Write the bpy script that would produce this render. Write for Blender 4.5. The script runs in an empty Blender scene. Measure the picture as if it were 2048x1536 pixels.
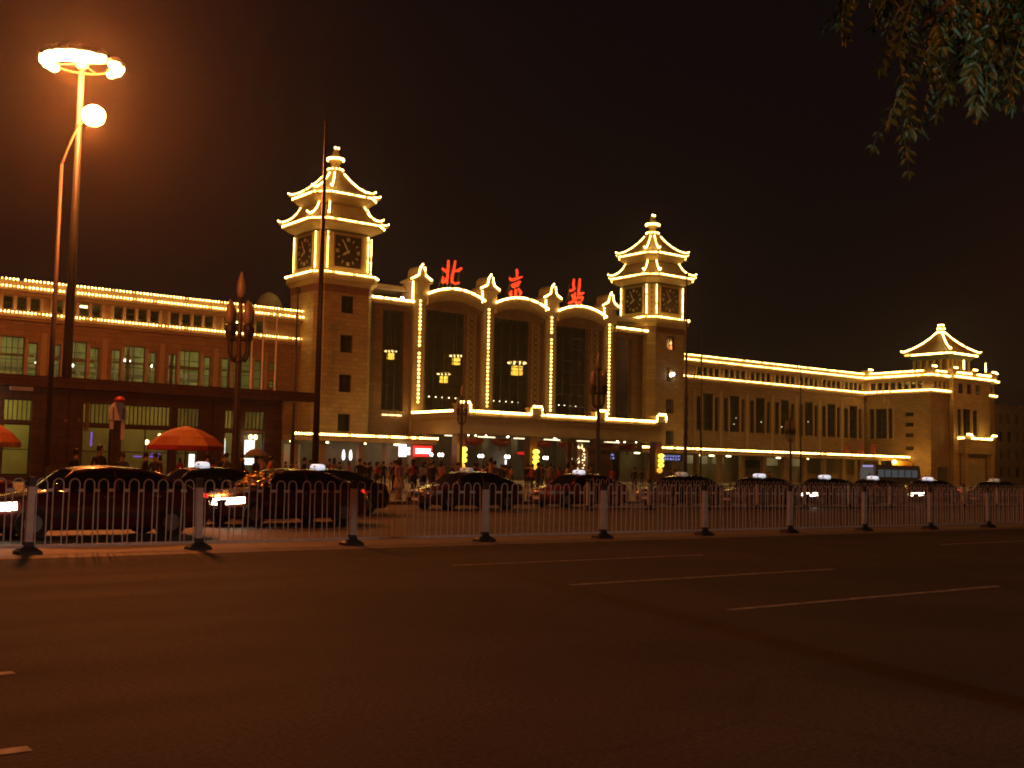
import bpy, math, random
from mathutils import Vector, Matrix
random.seed(7)
PI = math.pi
S = bpy.context.scene
COL = S.collection

# ------------------------------------------------------------------ camera
cam_d = bpy.data.cameras.new('camera')
cam = bpy.data.objects.new('camera', cam_d)
COL.objects.link(cam)
YAW, PITCH, ROLL = math.radians(37.6986), math.radians(4.3175), math.radians(1.1445)
fw = Vector((math.cos(PITCH) * math.sin(YAW), math.cos(PITCH) * math.cos(YAW), math.sin(PITCH)))
r0 = Vector((math.cos(YAW), -math.sin(YAW), 0))
u0 = r0.cross(fw)
rt = r0 * math.cos(ROLL) + u0 * math.sin(ROLL)
up = rt.cross(fw)
m = Matrix((rt, up, -fw)).transposed().to_4x4()
m.translation = Vector((0, 0, 1.5))
cam.matrix_world = m
cam_d.sensor_width = 36
cam_d.lens = 2276.85 / 2048 * 36
cam_d.clip_start = 0.05
cam_d.clip_end = 3000
S.camera = cam

# ------------------------------------------------------------------ night sky, exposure
W = bpy.data.worlds.new('World')
S.world = W
W.use_nodes = True
nt = W.node_tree
bg = nt.nodes['Background']
tc = nt.nodes.new('ShaderNodeTexCoord')
sx = nt.nodes.new('ShaderNodeSeparateXYZ')
cr = nt.nodes.new('ShaderNodeValToRGB')
nt.links.new(tc.outputs['Generated'], sx.inputs[0])
nt.links.new(sx.outputs['Z'], cr.inputs[0])
cr.color_ramp.elements[0].position = 0.0
cr.color_ramp.elements[0].color = (0.0060, 0.0026, 0.0022, 1)     # city glow near the horizon
cr.color_ramp.elements[1].position = 0.45
cr.color_ramp.elements[1].color = (0.0044, 0.0028, 0.0028, 1)
nt.links.new(cr.outputs[0], bg.inputs['Color'])
bg.inputs['Strength'].default_value = 1.0
S.view_settings.view_transform = 'Standard'
S.view_settings.look = 'None'
S.view_settings.exposure = 0
S.view_settings.gamma = 1
S.view_settings.use_curve_mapping = False
S.render.engine = 'CYCLES'
try:
    S.cycles.use_denoising = True
    S.cycles.denoiser = 'OPENIMAGEDENOISE'
except Exception:
    pass
S.cycles.use_light_tree = True
S.cycles.max_bounces = 5
S.cycles.diffuse_bounces = 2
S.cycles.glossy_bounces = 3
S.cycles.transmission_bounces = 4
S.cycles.transparent_max_bounces = 12
S.cycles.volume_bounces = 0
S.cycles.sample_clamp_indirect = 3
S.cycles.caustics_reflective = False
S.cycles.caustics_refractive = False
S.cycles.filter_width = 1.9

# power of the lamps that stand in the place
P_MAST = 43000
P_STREET = 4200
P_ROAD = 2300
SODIUM = (1.0, 0.19, 0.03)
K_BULB = 17.0

# ------------------------------------------------------------------ mesh helpers
class MB:
    def __init__(s):
        s.v = []; s.f = []; s.mi = []; s.cur = 0
    def add(s, vs, fs):
        b = len(s.v); s.v += [tuple(p) for p in vs]
        for f in fs:
            s.f.append([b + i for i in f]); s.mi.append(s.cur)
        return s
    def box(s, x0, x1, y0, y1, z0, z1):
        return s.add([(x0,y0,z0),(x1,y0,z0),(x1,y1,z0),(x0,y1,z0),(x0,y0,z1),(x1,y0,z1),(x1,y1,z1),(x0,y1,z1)],
                     [(0,3,2,1),(4,5,6,7),(0,1,5,4),(1,2,6,5),(2,3,7,6),(3,0,4,7)])
    def bar(s, a, b, w, h=None):
        """square bar from a to b"""
        a = Vector(a); b = Vector(b); d = (b - a).normalized()
        t = Vector((0,0,1)) if abs(d.z) < .9 else Vector((0,1,0))
        p = d.cross(t).normalized(); q = p.cross(d)
        p *= w / 2; q *= (h or w) / 2
        vs = [a-p-q, a+p-q, a+p+q, a-p+q, b-p-q, b+p-q, b+p+q, b-p+q]
        return s.add(vs, [(0,3,2,1),(4,5,6,7),(0,1,5,4),(1,2,6,5),(2,3,7,6),(3,0,4,7)])
    def cyl(s, a, b, ra, rb=None, n=10, caps=True):
        rb = ra if rb is None else rb
        a = Vector(a); b = Vector(b); d = (b - a).normalized()
        t = Vector((0,0,1)) if abs(d.z) < .9 else Vector((1,0,0))
        p = d.cross(t).normalized(); q = p.cross(d)
        vs = []
        for k in range(n):
            c, sn = math.cos(2*PI*k/n), math.sin(2*PI*k/n)
            vs += [a + p*ra*c + q*ra*sn, b + p*rb*c + q*rb*sn]
        fs = [(2*k, 2*((k+1) % n), 2*((k+1) % n)+1, 2*k+1) for k in range(n)]
        if caps:
            fs += [tuple(2*k for k in reversed(range(n))), tuple(2*k+1 for k in range(n))]
        return s.add(vs, fs)
    def tube(s, pts, r, n=6):
        pts = [Vector(p) for p in pts]
        rings = []
        for i, p in enumerate(pts):
            d = (pts[min(i+1, len(pts)-1)] - pts[max(i-1, 0)]).normalized()
            t = Vector((0,1,0)) if abs(d.y) < .9 else Vector((1,0,0))
            a = d.cross(t).normalized(); b = a.cross(d)
            rr = r[i] if isinstance(r, (list, tuple)) else r
            rings.append([p + a*rr*math.cos(2*PI*k/n) + b*rr*math.sin(2*PI*k/n) for k in range(n)])
        return s.loft(rings)
    def loft(s, rings, closed=True, caps=True):
        n = len(rings[0]); vs = [p for R in rings for p in R]; fs = []
        for i in range(len(rings)-1):
            for k in range(n if closed else n-1):
                k2 = (k+1) % n
                fs.append((i*n+k, i*n+k2, (i+1)*n+k2, (i+1)*n+k))
        if caps and closed:
            fs.append(tuple(reversed(range(n))))
            fs.append(tuple((len(rings)-1)*n + k for k in range(n)))
        return s.add(vs, fs)
    def lathe(s, c, prof, n=14):
        cx, cy, cz = c
        return s.loft([[(cx + r*math.cos(2*PI*k/n), cy + r*math.sin(2*PI*k/n), cz + z) for k in range(n)] for r, z in prof])
    def ball(s, c, r, n=10, m_=6, sz=1.0):
        prof = [(max(r*math.sin(PI*i/m_), 1e-3), -r*sz*math.cos(PI*i/m_)) for i in range(m_+1)]
        return s.lathe(c, prof, n)
    def ico(s, c, r, sz=1.25):
        g = (1+5**.5)/2; k = 1/math.sqrt(1+g*g)
        P = [(-1,g,0),(1,g,0),(-1,-g,0),(1,-g,0),(0,-1,g),(0,1,g),(0,-1,-g),(0,1,-g),(g,0,-1),(g,0,1),(-g,0,-1),(-g,0,1)]
        F = [(0,11,5),(0,5,1),(0,1,7),(0,7,10),(0,10,11),(1,5,9),(5,11,4),(11,10,2),(10,7,6),(7,1,8),(3,9,4),(3,4,2),(3,2,6),(3,6,8),(3,8,9),(4,9,5),(2,4,11),(6,2,10),(8,6,7),(9,8,1)]
        return s.add([(c[0]+p[0]*k*r, c[1]+p[1]*k*r, c[2]+p[2]*k*r*sz) for p in P], F)
    def prism(s, pts, d):
        """polygon pts extruded by vector d"""
        n = len(pts); d = Vector(d); a = [Vector(p) for p in pts]
        vs = a + [p + d for p in a]
        fs = [tuple(range(n)), tuple(reversed(range(n, 2*n)))] + [(k, n+k, n+(k+1) % n, (k+1) % n) for k in range(n)]
        return s.add(vs, fs)
    def quad(s, a, b, c, d):
        return s.add([a, b, c, d], [(0,1,2,3)])

def obj(name, mb, mat, parent=None, smooth=False, kind=None, origin=None, fix=True):
    me = bpy.data.meshes.new(name)
    o_ = origin
    if o_ is None:
        o_ = Vector((0,0,0)); p = parent
        while p is not None:
            o_ = o_ + Vector(p.location); p = p.parent
    o_ = Vector(o_)
    me.from_pydata([(v[0]-o_.x, v[1]-o_.y, v[2]-o_.z) for v in mb.v], [], mb.f)
    mats = mat if isinstance(mat, (list, tuple)) else [mat]
    for m_ in mats: me.materials.append(m_)
    if len(mats) > 1:
        me.polygons.foreach_set('material_index', mb.mi)
    me.polygons.foreach_set('use_smooth', [smooth]*len(me.polygons))
    if fix:
        import bmesh
        bm = bmesh.new(); bm.from_mesh(me)
        bmesh.ops.recalc_face_normals(bm, faces=bm.faces); bm.to_mesh(me); bm.free()
    me.update()
    o = bpy.data.objects.new(name, me)
    COL.objects.link(o)
    if parent is not None: o.parent = parent
    elif origin is not None: o.location = o_
    if kind: o['kind'] = kind
    return o

def pieces(name, mb, mat_, parent, smooth=False):
    """every loose piece of mb becomes an object of its own"""
    n = len(mb.v); p = list(range(n))
    def fd(i):
        while p[i] != i: p[i] = p[p[i]]; i = p[i]
        return i
    for f in mb.f:
        a = fd(f[0])
        for k in f[1:]: p[fd(k)] = a
    grp = {}
    for f in mb.f: grp.setdefault(fd(f[0]), []).append(f)
    for fs in grp.values():
        ids = sorted({i for f in fs for i in f}); mp = {i: k for k, i in enumerate(ids)}
        obj(name, MB().add([mb.v[i] for i in ids], [[mp[i] for i in f] for f in fs]), mat_, parent, smooth)

def tag(o, label=None, cat=None, group=None, kind=None):
    if label: o['label'] = label
    if cat: o['category'] = cat
    if group: o['group'] = group
    if kind: o['kind'] = kind
    return o

def thing(name, label, cat, loc=(0,0,0), group=None, rotz=0):
    o = bpy.data.objects.new(name, None)
    o.empty_display_size = .3
    COL.objects.link(o); o.location = loc; o.rotation_euler = (0,0,rotz)
    return tag(o, label, cat, group)

def dup(root, loc=None, rotz=None, label=None, group=None, swap=None):
    def cp(o, par):
        c = o.copy(); COL.objects.link(c)
        if par is not None: c.parent = par
        if swap and c.type == 'MESH':
            for i, sl in enumerate(c.material_slots):
                if sl.material and sl.material.name in swap:
                    sl.link = 'OBJECT'; c.material_slots[i].material = swap[sl.material.name] if False else swap.get(o.material_slots[i].material.name)
        for ch in list(o.children): cp(ch, c)
        return c
    r = cp(root, None)
    if loc is not None: r.location = loc
    if rotz is not None: r.rotation_euler = (0,0,rotz)
    if label: r['label'] = label
    if group: r['group'] = group
    return r

# ------------------------------------------------------------------ materials
def mat(name, c, rough=.6, metal=0, var=.0, scale=3.0, bump=0, spec=None, coat=0):
    m_ = bpy.data.materials.new(name); m_.use_nodes = True
    t = m_.node_tree; b = t.nodes['Principled BSDF']
    b.inputs['Roughness'].default_value = rough; b.inputs['Metallic'].default_value = metal
    b.inputs['Base Color'].default_value = (*c, 1)
    if spec is not None: b.inputs['Specular IOR Level'].default_value = spec
    if coat: b.inputs['Coat Weight'].default_value = coat; b.inputs['Coat Roughness'].default_value = .08
    if var or bump:
        co = t.nodes.new('ShaderNodeTexCoord')
        n = t.nodes.new('ShaderNodeTexNoise'); n.inputs['Scale'].default_value = scale; n.inputs['Detail'].default_value = 5
        t.links.new(co.outputs['Object'], n.inputs['Vector'])
        if var:
            r = t.nodes.new('ShaderNodeValToRGB')
            r.color_ramp.elements[0].position = .3; r.color_ramp.elements[1].position = .72
            r.color_ramp.elements[0].color = (*[x*(1-var) for x in c], 1); r.color_ramp.elements[1].color = (*[min(1, x*(1+var)) for x in c], 1)
            t.links.new(n.outputs['Fac'], r.inputs[0]); t.links.new(r.outputs[0], b.inputs['Base Color'])
        if bump:
            bp = t.nodes.new('ShaderNodeBump'); bp.inputs['Strength'].default_value = bump; bp.inputs['Distance'].default_value = .02
            t.links.new(n.outputs['Fac'], bp.inputs['Height']); t.links.new(bp.outputs[0], b.inputs['Normal'])
    return m_

def emit(name, c, k, base=(.8,.8,.8)):
    m_ = mat(name, base, .4)
    b = m_.node_tree.nodes['Principled BSDF']
    b.inputs['Emission Color'].default_value = (*c, 1); b.inputs['Emission Strength'].default_value = k
    return m_

def tilewall(name, c, bw=1.1, bh=.55, mortar=.035, var=.14, dark=.62):
    """facing tiles in courses, laid on the wall planes that face -Y and -X"""
    m_ = mat(name, c, .55)
    t = m_.node_tree; b = t.nodes['Principled BSDF']
    co = t.nodes.new('ShaderNodeTexCoord'); sp = t.nodes.new('ShaderNodeSeparateXYZ'); ad = t.nodes.new('ShaderNodeMath'); cb = t.nodes.new('ShaderNodeCombineXYZ')
    t.links.new(co.outputs['Object'], sp.inputs[0]); t.links.new(sp.outputs[0], ad.inputs[0]); t.links.new(sp.outputs[1], ad.inputs[1])
    t.links.new(ad.outputs[0], cb.inputs[0]); t.links.new(sp.outputs[2], cb.inputs[1])
    br = t.nodes.new('ShaderNodeTexBrick'); br.inputs['Scale'].default_value = 1
    br.inputs['Brick Width'].default_value = bw; br.inputs['Row Height'].default_value = bh; br.inputs['Mortar Size'].default_value = mortar
    br.inputs['Mortar Smooth'].default_value = .3
    br.inputs['Color1'].default_value = (*[x*(1-var) for x in c], 1); br.inputs['Color2'].default_value = (*[min(1, x*(1+var)) for x in c], 1)
    br.inputs['Mortar'].default_value = (*[x*dark for x in c], 1)
    t.links.new(cb.outputs[0], br.inputs['Vector'])
    n = t.nodes.new('ShaderNodeTexNoise'); n.inputs['Scale'].default_value = .35; n.inputs['Detail'].default_value = 6
    t.links.new(co.outputs['Object'], n.inputs['Vector'])
    mx = t.nodes.new('ShaderNodeMix'); mx.data_type = 'RGBA'; mx.blend_type = 'MULTIPLY'; mx.inputs[0].default_value = .6
    rp = t.nodes.new('ShaderNodeValToRGB'); rp.color_ramp.elements[0].position = .25; rp.color_ramp.elements[1].position = .7
    rp.color_ramp.elements[0].color = (.6,.56,.5,1)
    t.links.new(n.outputs['Fac'], rp.inputs[0]); t.links.new(br.outputs['Color'], mx.inputs[6]); t.links.new(rp.outputs[0], mx.inputs[7])
    t.links.new(mx.outputs[2], b.inputs['Base Color'])
    bp = t.nodes.new('ShaderNodeBump'); bp.inputs['Strength'].default_value = .5; bp.inputs['Distance'].default_value = .03; bp.invert = True
    t.links.new(br.outputs['Fac'], bp.inputs['Height']); t.links.new(bp.outputs[0], b.inputs['Normal'])
    return m_

def glass(name, tint=(.7,.75,.6), mixf=.25):
    m_ = bpy.data.materials.new(name); m_.use_nodes = True; t = m_.node_tree
    t.nodes.remove(t.nodes['Principled BSDF'])
    o = t.nodes['Material Output']; tr = t.nodes.new('ShaderNodeBsdfTransparent'); gl = t.nodes.new('ShaderNodeBsdfGlossy'); mx = t.nodes.new('ShaderNodeMixShader')
    tr.inputs[0].default_value = (*tint, 1); gl.inputs['Roughness'].default_value = .06; gl.inputs[0].default_value = (.9,.9,.9,1)
    fr = t.nodes.new('ShaderNodeFresnel'); fr.inputs[0].default_value = 1.5
    t.links.new(fr.outputs[0], mx.inputs[0])
    t.links.new(tr.outputs[0], mx.inputs[1]); t.links.new(gl.outputs[0], mx.inputs[2]); t.links.new(mx.outputs[0], o.inputs[0])
    return m_

M = {}
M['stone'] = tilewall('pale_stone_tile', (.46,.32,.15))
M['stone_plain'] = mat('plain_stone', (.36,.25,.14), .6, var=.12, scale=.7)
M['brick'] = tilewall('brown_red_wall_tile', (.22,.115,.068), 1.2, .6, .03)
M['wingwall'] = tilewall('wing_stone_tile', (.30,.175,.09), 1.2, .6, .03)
M['trim'] = mat('cream_trim', (.44,.30,.12), .6, var=.1, scale=1.2)
M['cornice'] = mat('ochre_cornice', (.36,.23,.11), .55, var=.15, scale=2)
M['dentil'] = mat('red_brown_frieze', (.24,.11,.06), .6, var=.3, scale=6)
M['painted'] = mat('painted_beam_green', (.12,.15,.10), .55, var=.35, scale=5)
M['tile'] = mat('glazed_roof_tile', (.40,.24,.07), .35, var=.22, scale=4)
M['ridge'] = mat('glazed_ridge_tile', (.46,.29,.09), .35, var=.15, scale=5)
M['bulb'] = emit('warm_bulb_glass', (1.0,.63,.145), K_BULB)
M['bulb_faint'] = emit('faint_bulb_glass', (1.0,.52,.10), 3.2)
M['bulb2'] = emit('warm_column_bulb_glass', (1.0,.62,.15), 5.0)
M['bulb_dim'] = emit('small_white_bulb', (1.0,.85,.6), 6)
M['frame'] = mat('dark_window_frame', (.06,.05,.04), .5)
M['framel'] = mat('stone_window_mullion', (.38,.27,.17), .6)
M['pane'] = glass('window_glass', (.8,.82,.7))
M['pane_dark'] = glass('dim_window_glass', (.55,.5,.42))
M['clock'] = mat('clock_face_dark', (.045,.028,.020), .35, var=.2, scale=2)
M['clockmark'] = mat('clock_mark_pale', (.72,.62,.42), .5)
M['red_neon'] = emit('red_neon_tube', (1.0,.052,.012), 1.25, (.5,.05,.03))
M['steel'] = mat('grey_steel', (.18,.16,.15), .5, .4, var=.15, scale=6)
M['mastpaint'] = mat('grey_mast_paint', (.03,.028,.028), .5, .1, var=.1, scale=1)
M['polepaint'] = mat('pale_pole_paint', (.10,.08,.07), .5, .1, var=.15, scale=1)
M['darkpole'] = mat('dark_bronze_pole', (.075,.05,.04), .4, .4, var=.2, scale=4)
M['flood'] = emit('sodium_lens', (1.0,.62,.16), 60)
M['bud'] = mat('frosted_bud_glass', (.28,.20,.12), .35, var=.1, scale=3)
def road_mat(name, c, rough, spec):
    m_ = mat(name, c, rough, spec=spec); t = m_.node_tree; b = t.nodes['Principled BSDF']; L = t.links.new
    co = t.nodes.new('ShaderNodeTexCoord')
    def noise(scale, sx, sy, det=4):
        mp = t.nodes.new('ShaderNodeMapping'); mp.inputs['Scale'].default_value = (sx, sy, 1); L(co.outputs['Object'], mp.inputs[0])
        n = t.nodes.new('ShaderNodeTexNoise'); n.inputs['Scale'].default_value = scale; n.inputs['Detail'].default_value = det; L(mp.outputs[0], n.inputs['Vector']); return n
    def ramp(src, p0, p1, c0, c1):
        rp = t.nodes.new('ShaderNodeValToRGB'); e = rp.color_ramp.elements; e[0].position, e[1].position = p0, p1; e[0].color = (c0,)*3+(1,); e[1].color = (c1,)*3+(1,)
        L(src, rp.inputs[0]); return rp
    base = t.nodes.new('ShaderNodeRGB'); base.outputs[0].default_value = (*c, 1); cur = base.outputs[0]
    vo = t.nodes.new('ShaderNodeTexVoronoi'); vo.feature = 'DISTANCE_TO_EDGE'; vo.inputs['Scale'].default_value = .22
    nz = noise(.9, 1, 1, 6); mx0 = t.nodes.new('ShaderNodeMix'); mx0.data_type = 'RGBA'; mx0.inputs[0].default_value = .35
    L(co.outputs['Object'], mx0.inputs[6]); L(nz.outputs['Color'], mx0.inputs[7]); L(mx0.outputs[2], vo.inputs['Vector'])
    for src, a in ((ramp(noise(1.0, .03, 1.1).outputs['Fac'], .36, .66, .93, 1.07), 1), (ramp(noise(.35, 1, 1, 3).outputs['Fac'], .38, .62, .78, 1.2), 1), (ramp(noise(26, 1, 1, 3).outputs['Fac'], .3, .7, .62, 1.4), 1), (ramp(noise(90, 1, 1, 2).outputs['Fac'], .3, .72, .7, 1.35), 1), (ramp(vo.outputs['Distance'], .0, .008, .8, 1.0), 1)):
        mx = t.nodes.new('ShaderNodeMix'); mx.data_type = 'RGBA'; mx.blend_type = 'MULTIPLY'; mx.inputs[0].default_value = a
        L(cur, mx.inputs[6]); L(src.outputs[0], mx.inputs[7]); cur = mx.outputs[2]
    L(cur, b.inputs['Base Color'])
    rr_ = ramp(noise(1.0, .03, 1.1).outputs['Fac'], .35, .65, rough-.03, min(1, rough+.03)); L(rr_.outputs[0], b.inputs['Roughness'])
    bp = t.nodes.new('ShaderNodeBump'); bp.inputs['Strength'].default_value = .3; bp.inputs['Distance'].default_value = .01
    L(noise(60, 1, 1, 3).outputs['Fac'], bp.inputs['Height']); L(bp.outputs[0], b.inputs['Normal'])
    return m_
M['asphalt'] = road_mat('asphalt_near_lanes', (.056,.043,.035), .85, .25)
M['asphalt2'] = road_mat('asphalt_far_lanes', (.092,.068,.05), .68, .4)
M['median'] = mat('worn_concrete_strip', (.20,.155,.115), .7, var=.25, scale=2, bump=.2)
M['paving'] = mat('plaza_paving', (.20,.16,.13), .5, var=.25, scale=1.2, bump=.1)
M['earth'] = mat('city_ground', (.08,.07,.06), .9, var=.3, scale=.2)
M['marking'] = mat('worn_road_paint', (.34,.29,.24), .7, var=.6, scale=5)
M['fence'] = mat('pale_railing_paint', (.62,.53,.46), .45, var=.18, scale=5)
M['fencecap'] = mat('dark_post_cap', (.06,.035,.03), .5)
M['iron'] = mat('cast_iron_foot', (.035,.026,.022), .6, var=.3, scale=12, bump=.3)
M['rubber'] = mat('tyre_rubber', (.02,.02,.02), .8)
M['rim'] = mat('alloy_rim', (.35,.33,.31), .35, .8)
M['carglass'] = mat('car_window_glass', (.012,.012,.012), .03, spec=1.0)
M['chrome'] = mat('chrome_trim', (.5,.5,.5), .15, 1)
M['plastic'] = mat('black_plastic', (.02,.02,.02), .5)
M['paint_a'] = mat('car_paint_maroon', (.10,.02,.015), .25, .1, coat=1)
M['paint_b'] = mat('car_paint_black', (.03,.025,.025), .2, .1, coat=1)
M['paint_c'] = mat('car_paint_red', (.22,.032,.014), .25, .1, coat=1)
M['paint_d'] = mat('car_paint_gold', (.30,.19,.08), .28, .3, coat=1)
M['paint_e'] = mat('car_paint_grey', (.12,.11,.11), .25, .4, coat=1)
M['paint_f'] = mat('car_paint_blue', (.02,.03,.07), .22, .2, coat=1)
M['head_on'] = emit('lit_headlight', (1.0,.86,.58), 14)
M['head_off'] = mat('headlight_glass', (.5,.45,.4), .12, .5)
M['tail_on'] = emit('lit_taillight', (1.0,.03,.03), 1.4, (.4,.02,.02))
M['tail_off'] = mat('taillight_glass', (.16,.012,.01), .2)
M['sign_on'] = emit('lit_taxi_sign', (.86,.9,1.0), .85)
M['sign_dim'] = emit('dim_taxi_sign', (.95,.85,.62), .14)
M['sign_mark'] = mat('taxi_sign_lettering', (.02,.03,.08), .5)
M['umb_orange'] = mat('orange_parasol_cloth', (.27,.075,.018), .7, var=.1, scale=3)
M['umb_red'] = mat('red_parasol_valance', (.42,.035,.03), .7)
M['umb_alt'] = mat('amber_parasol_cloth', (.36,.15,.03), .7, var=.15, scale=4)
M['umb_print'] = mat('yellow_parasol_print', (.60,.32,.06), .7)
M['red_lantern'] = mat('red_lantern_silk', (.34,.035,.022), .6, var=.1, scale=5)
M['gold'] = mat('gold_lantern_rim', (.55,.38,.12), .4, .4)
M['leaf'] = mat('locust_leaf', (.034,.088,.03), .5, var=.3, scale=9)
M['bark'] = mat('tree_bark', (.06,.045,.035), .85, var=.3, scale=10, bump=.5)
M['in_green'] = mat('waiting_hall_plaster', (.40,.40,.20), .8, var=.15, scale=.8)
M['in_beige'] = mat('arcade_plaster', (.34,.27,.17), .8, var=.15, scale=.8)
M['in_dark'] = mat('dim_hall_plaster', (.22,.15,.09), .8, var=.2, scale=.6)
M['white_lamp'] = emit('white_globe_lamp', (1.0,.96,.78), 8)
M['tube_lamp'] = emit('fluorescent_tube', (1.0,.88,.36), 9.0)
M['cove'] = emit('ceiling_cove_light', (.9,.95,.55), .55)
M['gold_lamp'] = emit('chandelier_glass', (1.0,.55,.06), 1.5)
M['gold_bulb'] = emit('chandelier_bulb', (1.0,.72,.3), 3)
M['yellow_lamp'] = emit('yellow_column_lamp', (1.0,.72,.05), 2.3)
M['orange_lamp'] = emit('orange_column_lamp', (1.0,.45,.03), 1.3)
M['white_box'] = emit('white_light_box', (1.0,.97,.98), 2.2)
M['red_box'] = emit('red_light_box', (1.0,.03,.02), 1.1, (.5,.03,.03))
M['blue_led'] = emit('blue_led_text', (.30,.38,1.0), .7)
M['violet'] = emit('violet_neon', (.28,.12,1.0), .9)
M['board'] = mat('dark_sign_board', (.03,.028,.05), .5)
M['red_letter'] = mat('dull_red_letter', (.40,.035,.025), .5)
M['redpaint'] = mat('red_column_paint', (.13,.045,.025), .4, var=.15, scale=2)
M['yellowboard'] = mat('yellow_board', (.75,.45,.08), .6)
M['white_panel'] = mat('white_panel', (.78,.77,.80), .5)
M['facade_far'] = mat('far_building_wall', (.16,.12,.09), .8, var=.2, scale=.4)
M['bus_paint'] = mat('bus_paint', (.22,.22,.24), .4)
M['bus_window'] = emit('lit_bus_window', (.75,.9,1.0), .06, (.1,.1,.1))

# ------------------------------------------------------------------ ground, roads
def sheet(name, x0, x1, y0, y1, z, m_, parent=None, kind='structure', nx=1, ny=1):
    mb = MB().quad((x0,y0,z),(x1,y0,z),(x1,y1,z),(x0,y1,z))
    return obj(name, mb, m_, parent, kind=kind)
sheet('ground', -420, 720, -140, 520, -.06, M['earth'])
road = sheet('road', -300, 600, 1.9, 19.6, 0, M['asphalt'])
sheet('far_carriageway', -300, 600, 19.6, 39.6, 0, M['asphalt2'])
sheet('median_strip', -300, 600, 18.35, 20.4, .004, M['median'])
obj('plaza', MB().box(-300, 600, 39.9, 300, -.05, .12), M['paving'], kind='structure')
obj('kerb', MB().box(-300, 600, 39.6, 39.897, -.05, .13), M['median'], kind='structure')
obj('pavement', MB().box(-300, 600, -40, 1.6, -.05, .12), M['paving'], kind='structure')
obj('kerb', MB().box(-300, 600, 1.603, 1.9, -.05, .13), M['median'], kind='structure')
marks = []
for yy, xs in ((14.62, (-3.3, 10.2, 23.7, 37.2, 50.7)), (11.5, (-3.6, 9.9, 23.4, 36.9)), (8.6, (-3.4, 9.75, 23.2)), (6.31, (-3.9,))):
    for x in xs: marks.append((x, yy))
mk = None
for x, yy in marks:
    if mk is None:
        mk = obj('lane_marking', MB().quad((0,-.06,.005),(5.65,-.06,.005),(5.65,.06,.005),(0,.06,.005)), M['marking'], origin=(0,0,0))
        mk.parent = road; mk.location = (x, yy, 0)
    else:
        c = mk.copy(); COL.objects.link(c); c.parent = road; c.location = (x, yy, 0)

HAZE = 0.00024
hz = obj('haze', MB().box(-424, 724, -144, 524, -1.1, 46.5), mat('night_haze', (.5,.5,.5)), kind='stuff')
hm_ = hz.data.materials[0]; ht = hm_.node_tree
ht.nodes.remove(ht.nodes['Principled BSDF'])
pv_ = ht.nodes.new('ShaderNodeVolumePrincipled'); pv_.inputs['Color'].default_value = (.9,.85,.8,1)
pv_.inputs['Density'].default_value = HAZE; pv_.inputs['Anisotropy'].default_value = .86
ht.links.new(pv_.outputs[0], ht.nodes['Material Output'].inputs['Volume'])

# ------------------------------------------------------------------ building helpers
def bulbs(name, parent, lines, sp=.36, r=.105, m_='bulb', sz=1.25):
    """a run of lamp bulbs along polylines; too small to pick apart, so one piece"""
    mb = MB()
    for pts in lines:
        pts = [Vector(p) for p in pts]; L = sum((b-a).length for a, b in zip(pts, pts[1:])); n = max(1, round(L/sp)); d0 = L/n
        pos = 0; seg = 0; acc = 0
        for i in range(n+1):
            t = i*d0
            while seg < len(pts)-2 and t > acc + (pts[seg+1]-pts[seg]).length + 1e-6:
                acc += (pts[seg+1]-pts[seg]).length; seg += 1
            l = (pts[seg+1]-pts[seg]).length
            p = pts[seg].lerp(pts[seg+1], min(1, (t-acc)/max(l, 1e-6)))
            if random.random() < .005: continue          # a dead bulb here and there
            mb.cur = 1 if random.random() < .1 else 0
            mb.ico(p, r*random.uniform(.88, 1.1), sz)
    return obj(name, mb, [M[m_], M['bulb_faint']] if m_ in ('bulb','bulb2') else [M[m_], M[m_]], parent, smooth=True, kind='stuff', fix=False)

def ax(axis, c):
    """map wall coordinates (u along the wall, w outwards from the wall plane, z) to the world; axis 'y': wall faces -Y at Y=c, axis 'x': wall faces -X at X=c"""
    if axis == 'y': return lambda u, w, z: (u, c - w, z)
    return lambda u, w, z: (c - w, u, z)

def wbox(mb, T, u0, u1, w0, w1, z0, z1):
    a = T(u0, w0, z0); b = T(u1, w1, z1)
    mb.box(min(a[0],b[0]), max(a[0],b[0]), min(a[1],b[1]), max(a[1],b[1]), min(a[2],b[2]), max(a[2],b[2]))

def holed(mb, T, u0, u1, z0, z1, th, holes):
    us = sorted({u0, u1, *[min(max(h[0],u0),u1) for h in holes], *[min(max(h[1],u0),u1) for h in holes]})
    for a, b in zip(us, us[1:]):
        if b - a < 1e-4: continue
        mid = (a+b)/2
        cuts = sorted((max(h[2],z0), min(h[3],z1)) for h in holes if h[0] < mid < h[1])
        z = z0
        for c0, c1 in cuts:
            if c0 > z + 1e-4: wbox(mb, T, a, b, -th, 0, z, c0)
            z = max(z, c1)
        if z < z1 - 1e-4: wbox(mb, T, a, b, -th, 0, z, z1)

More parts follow.
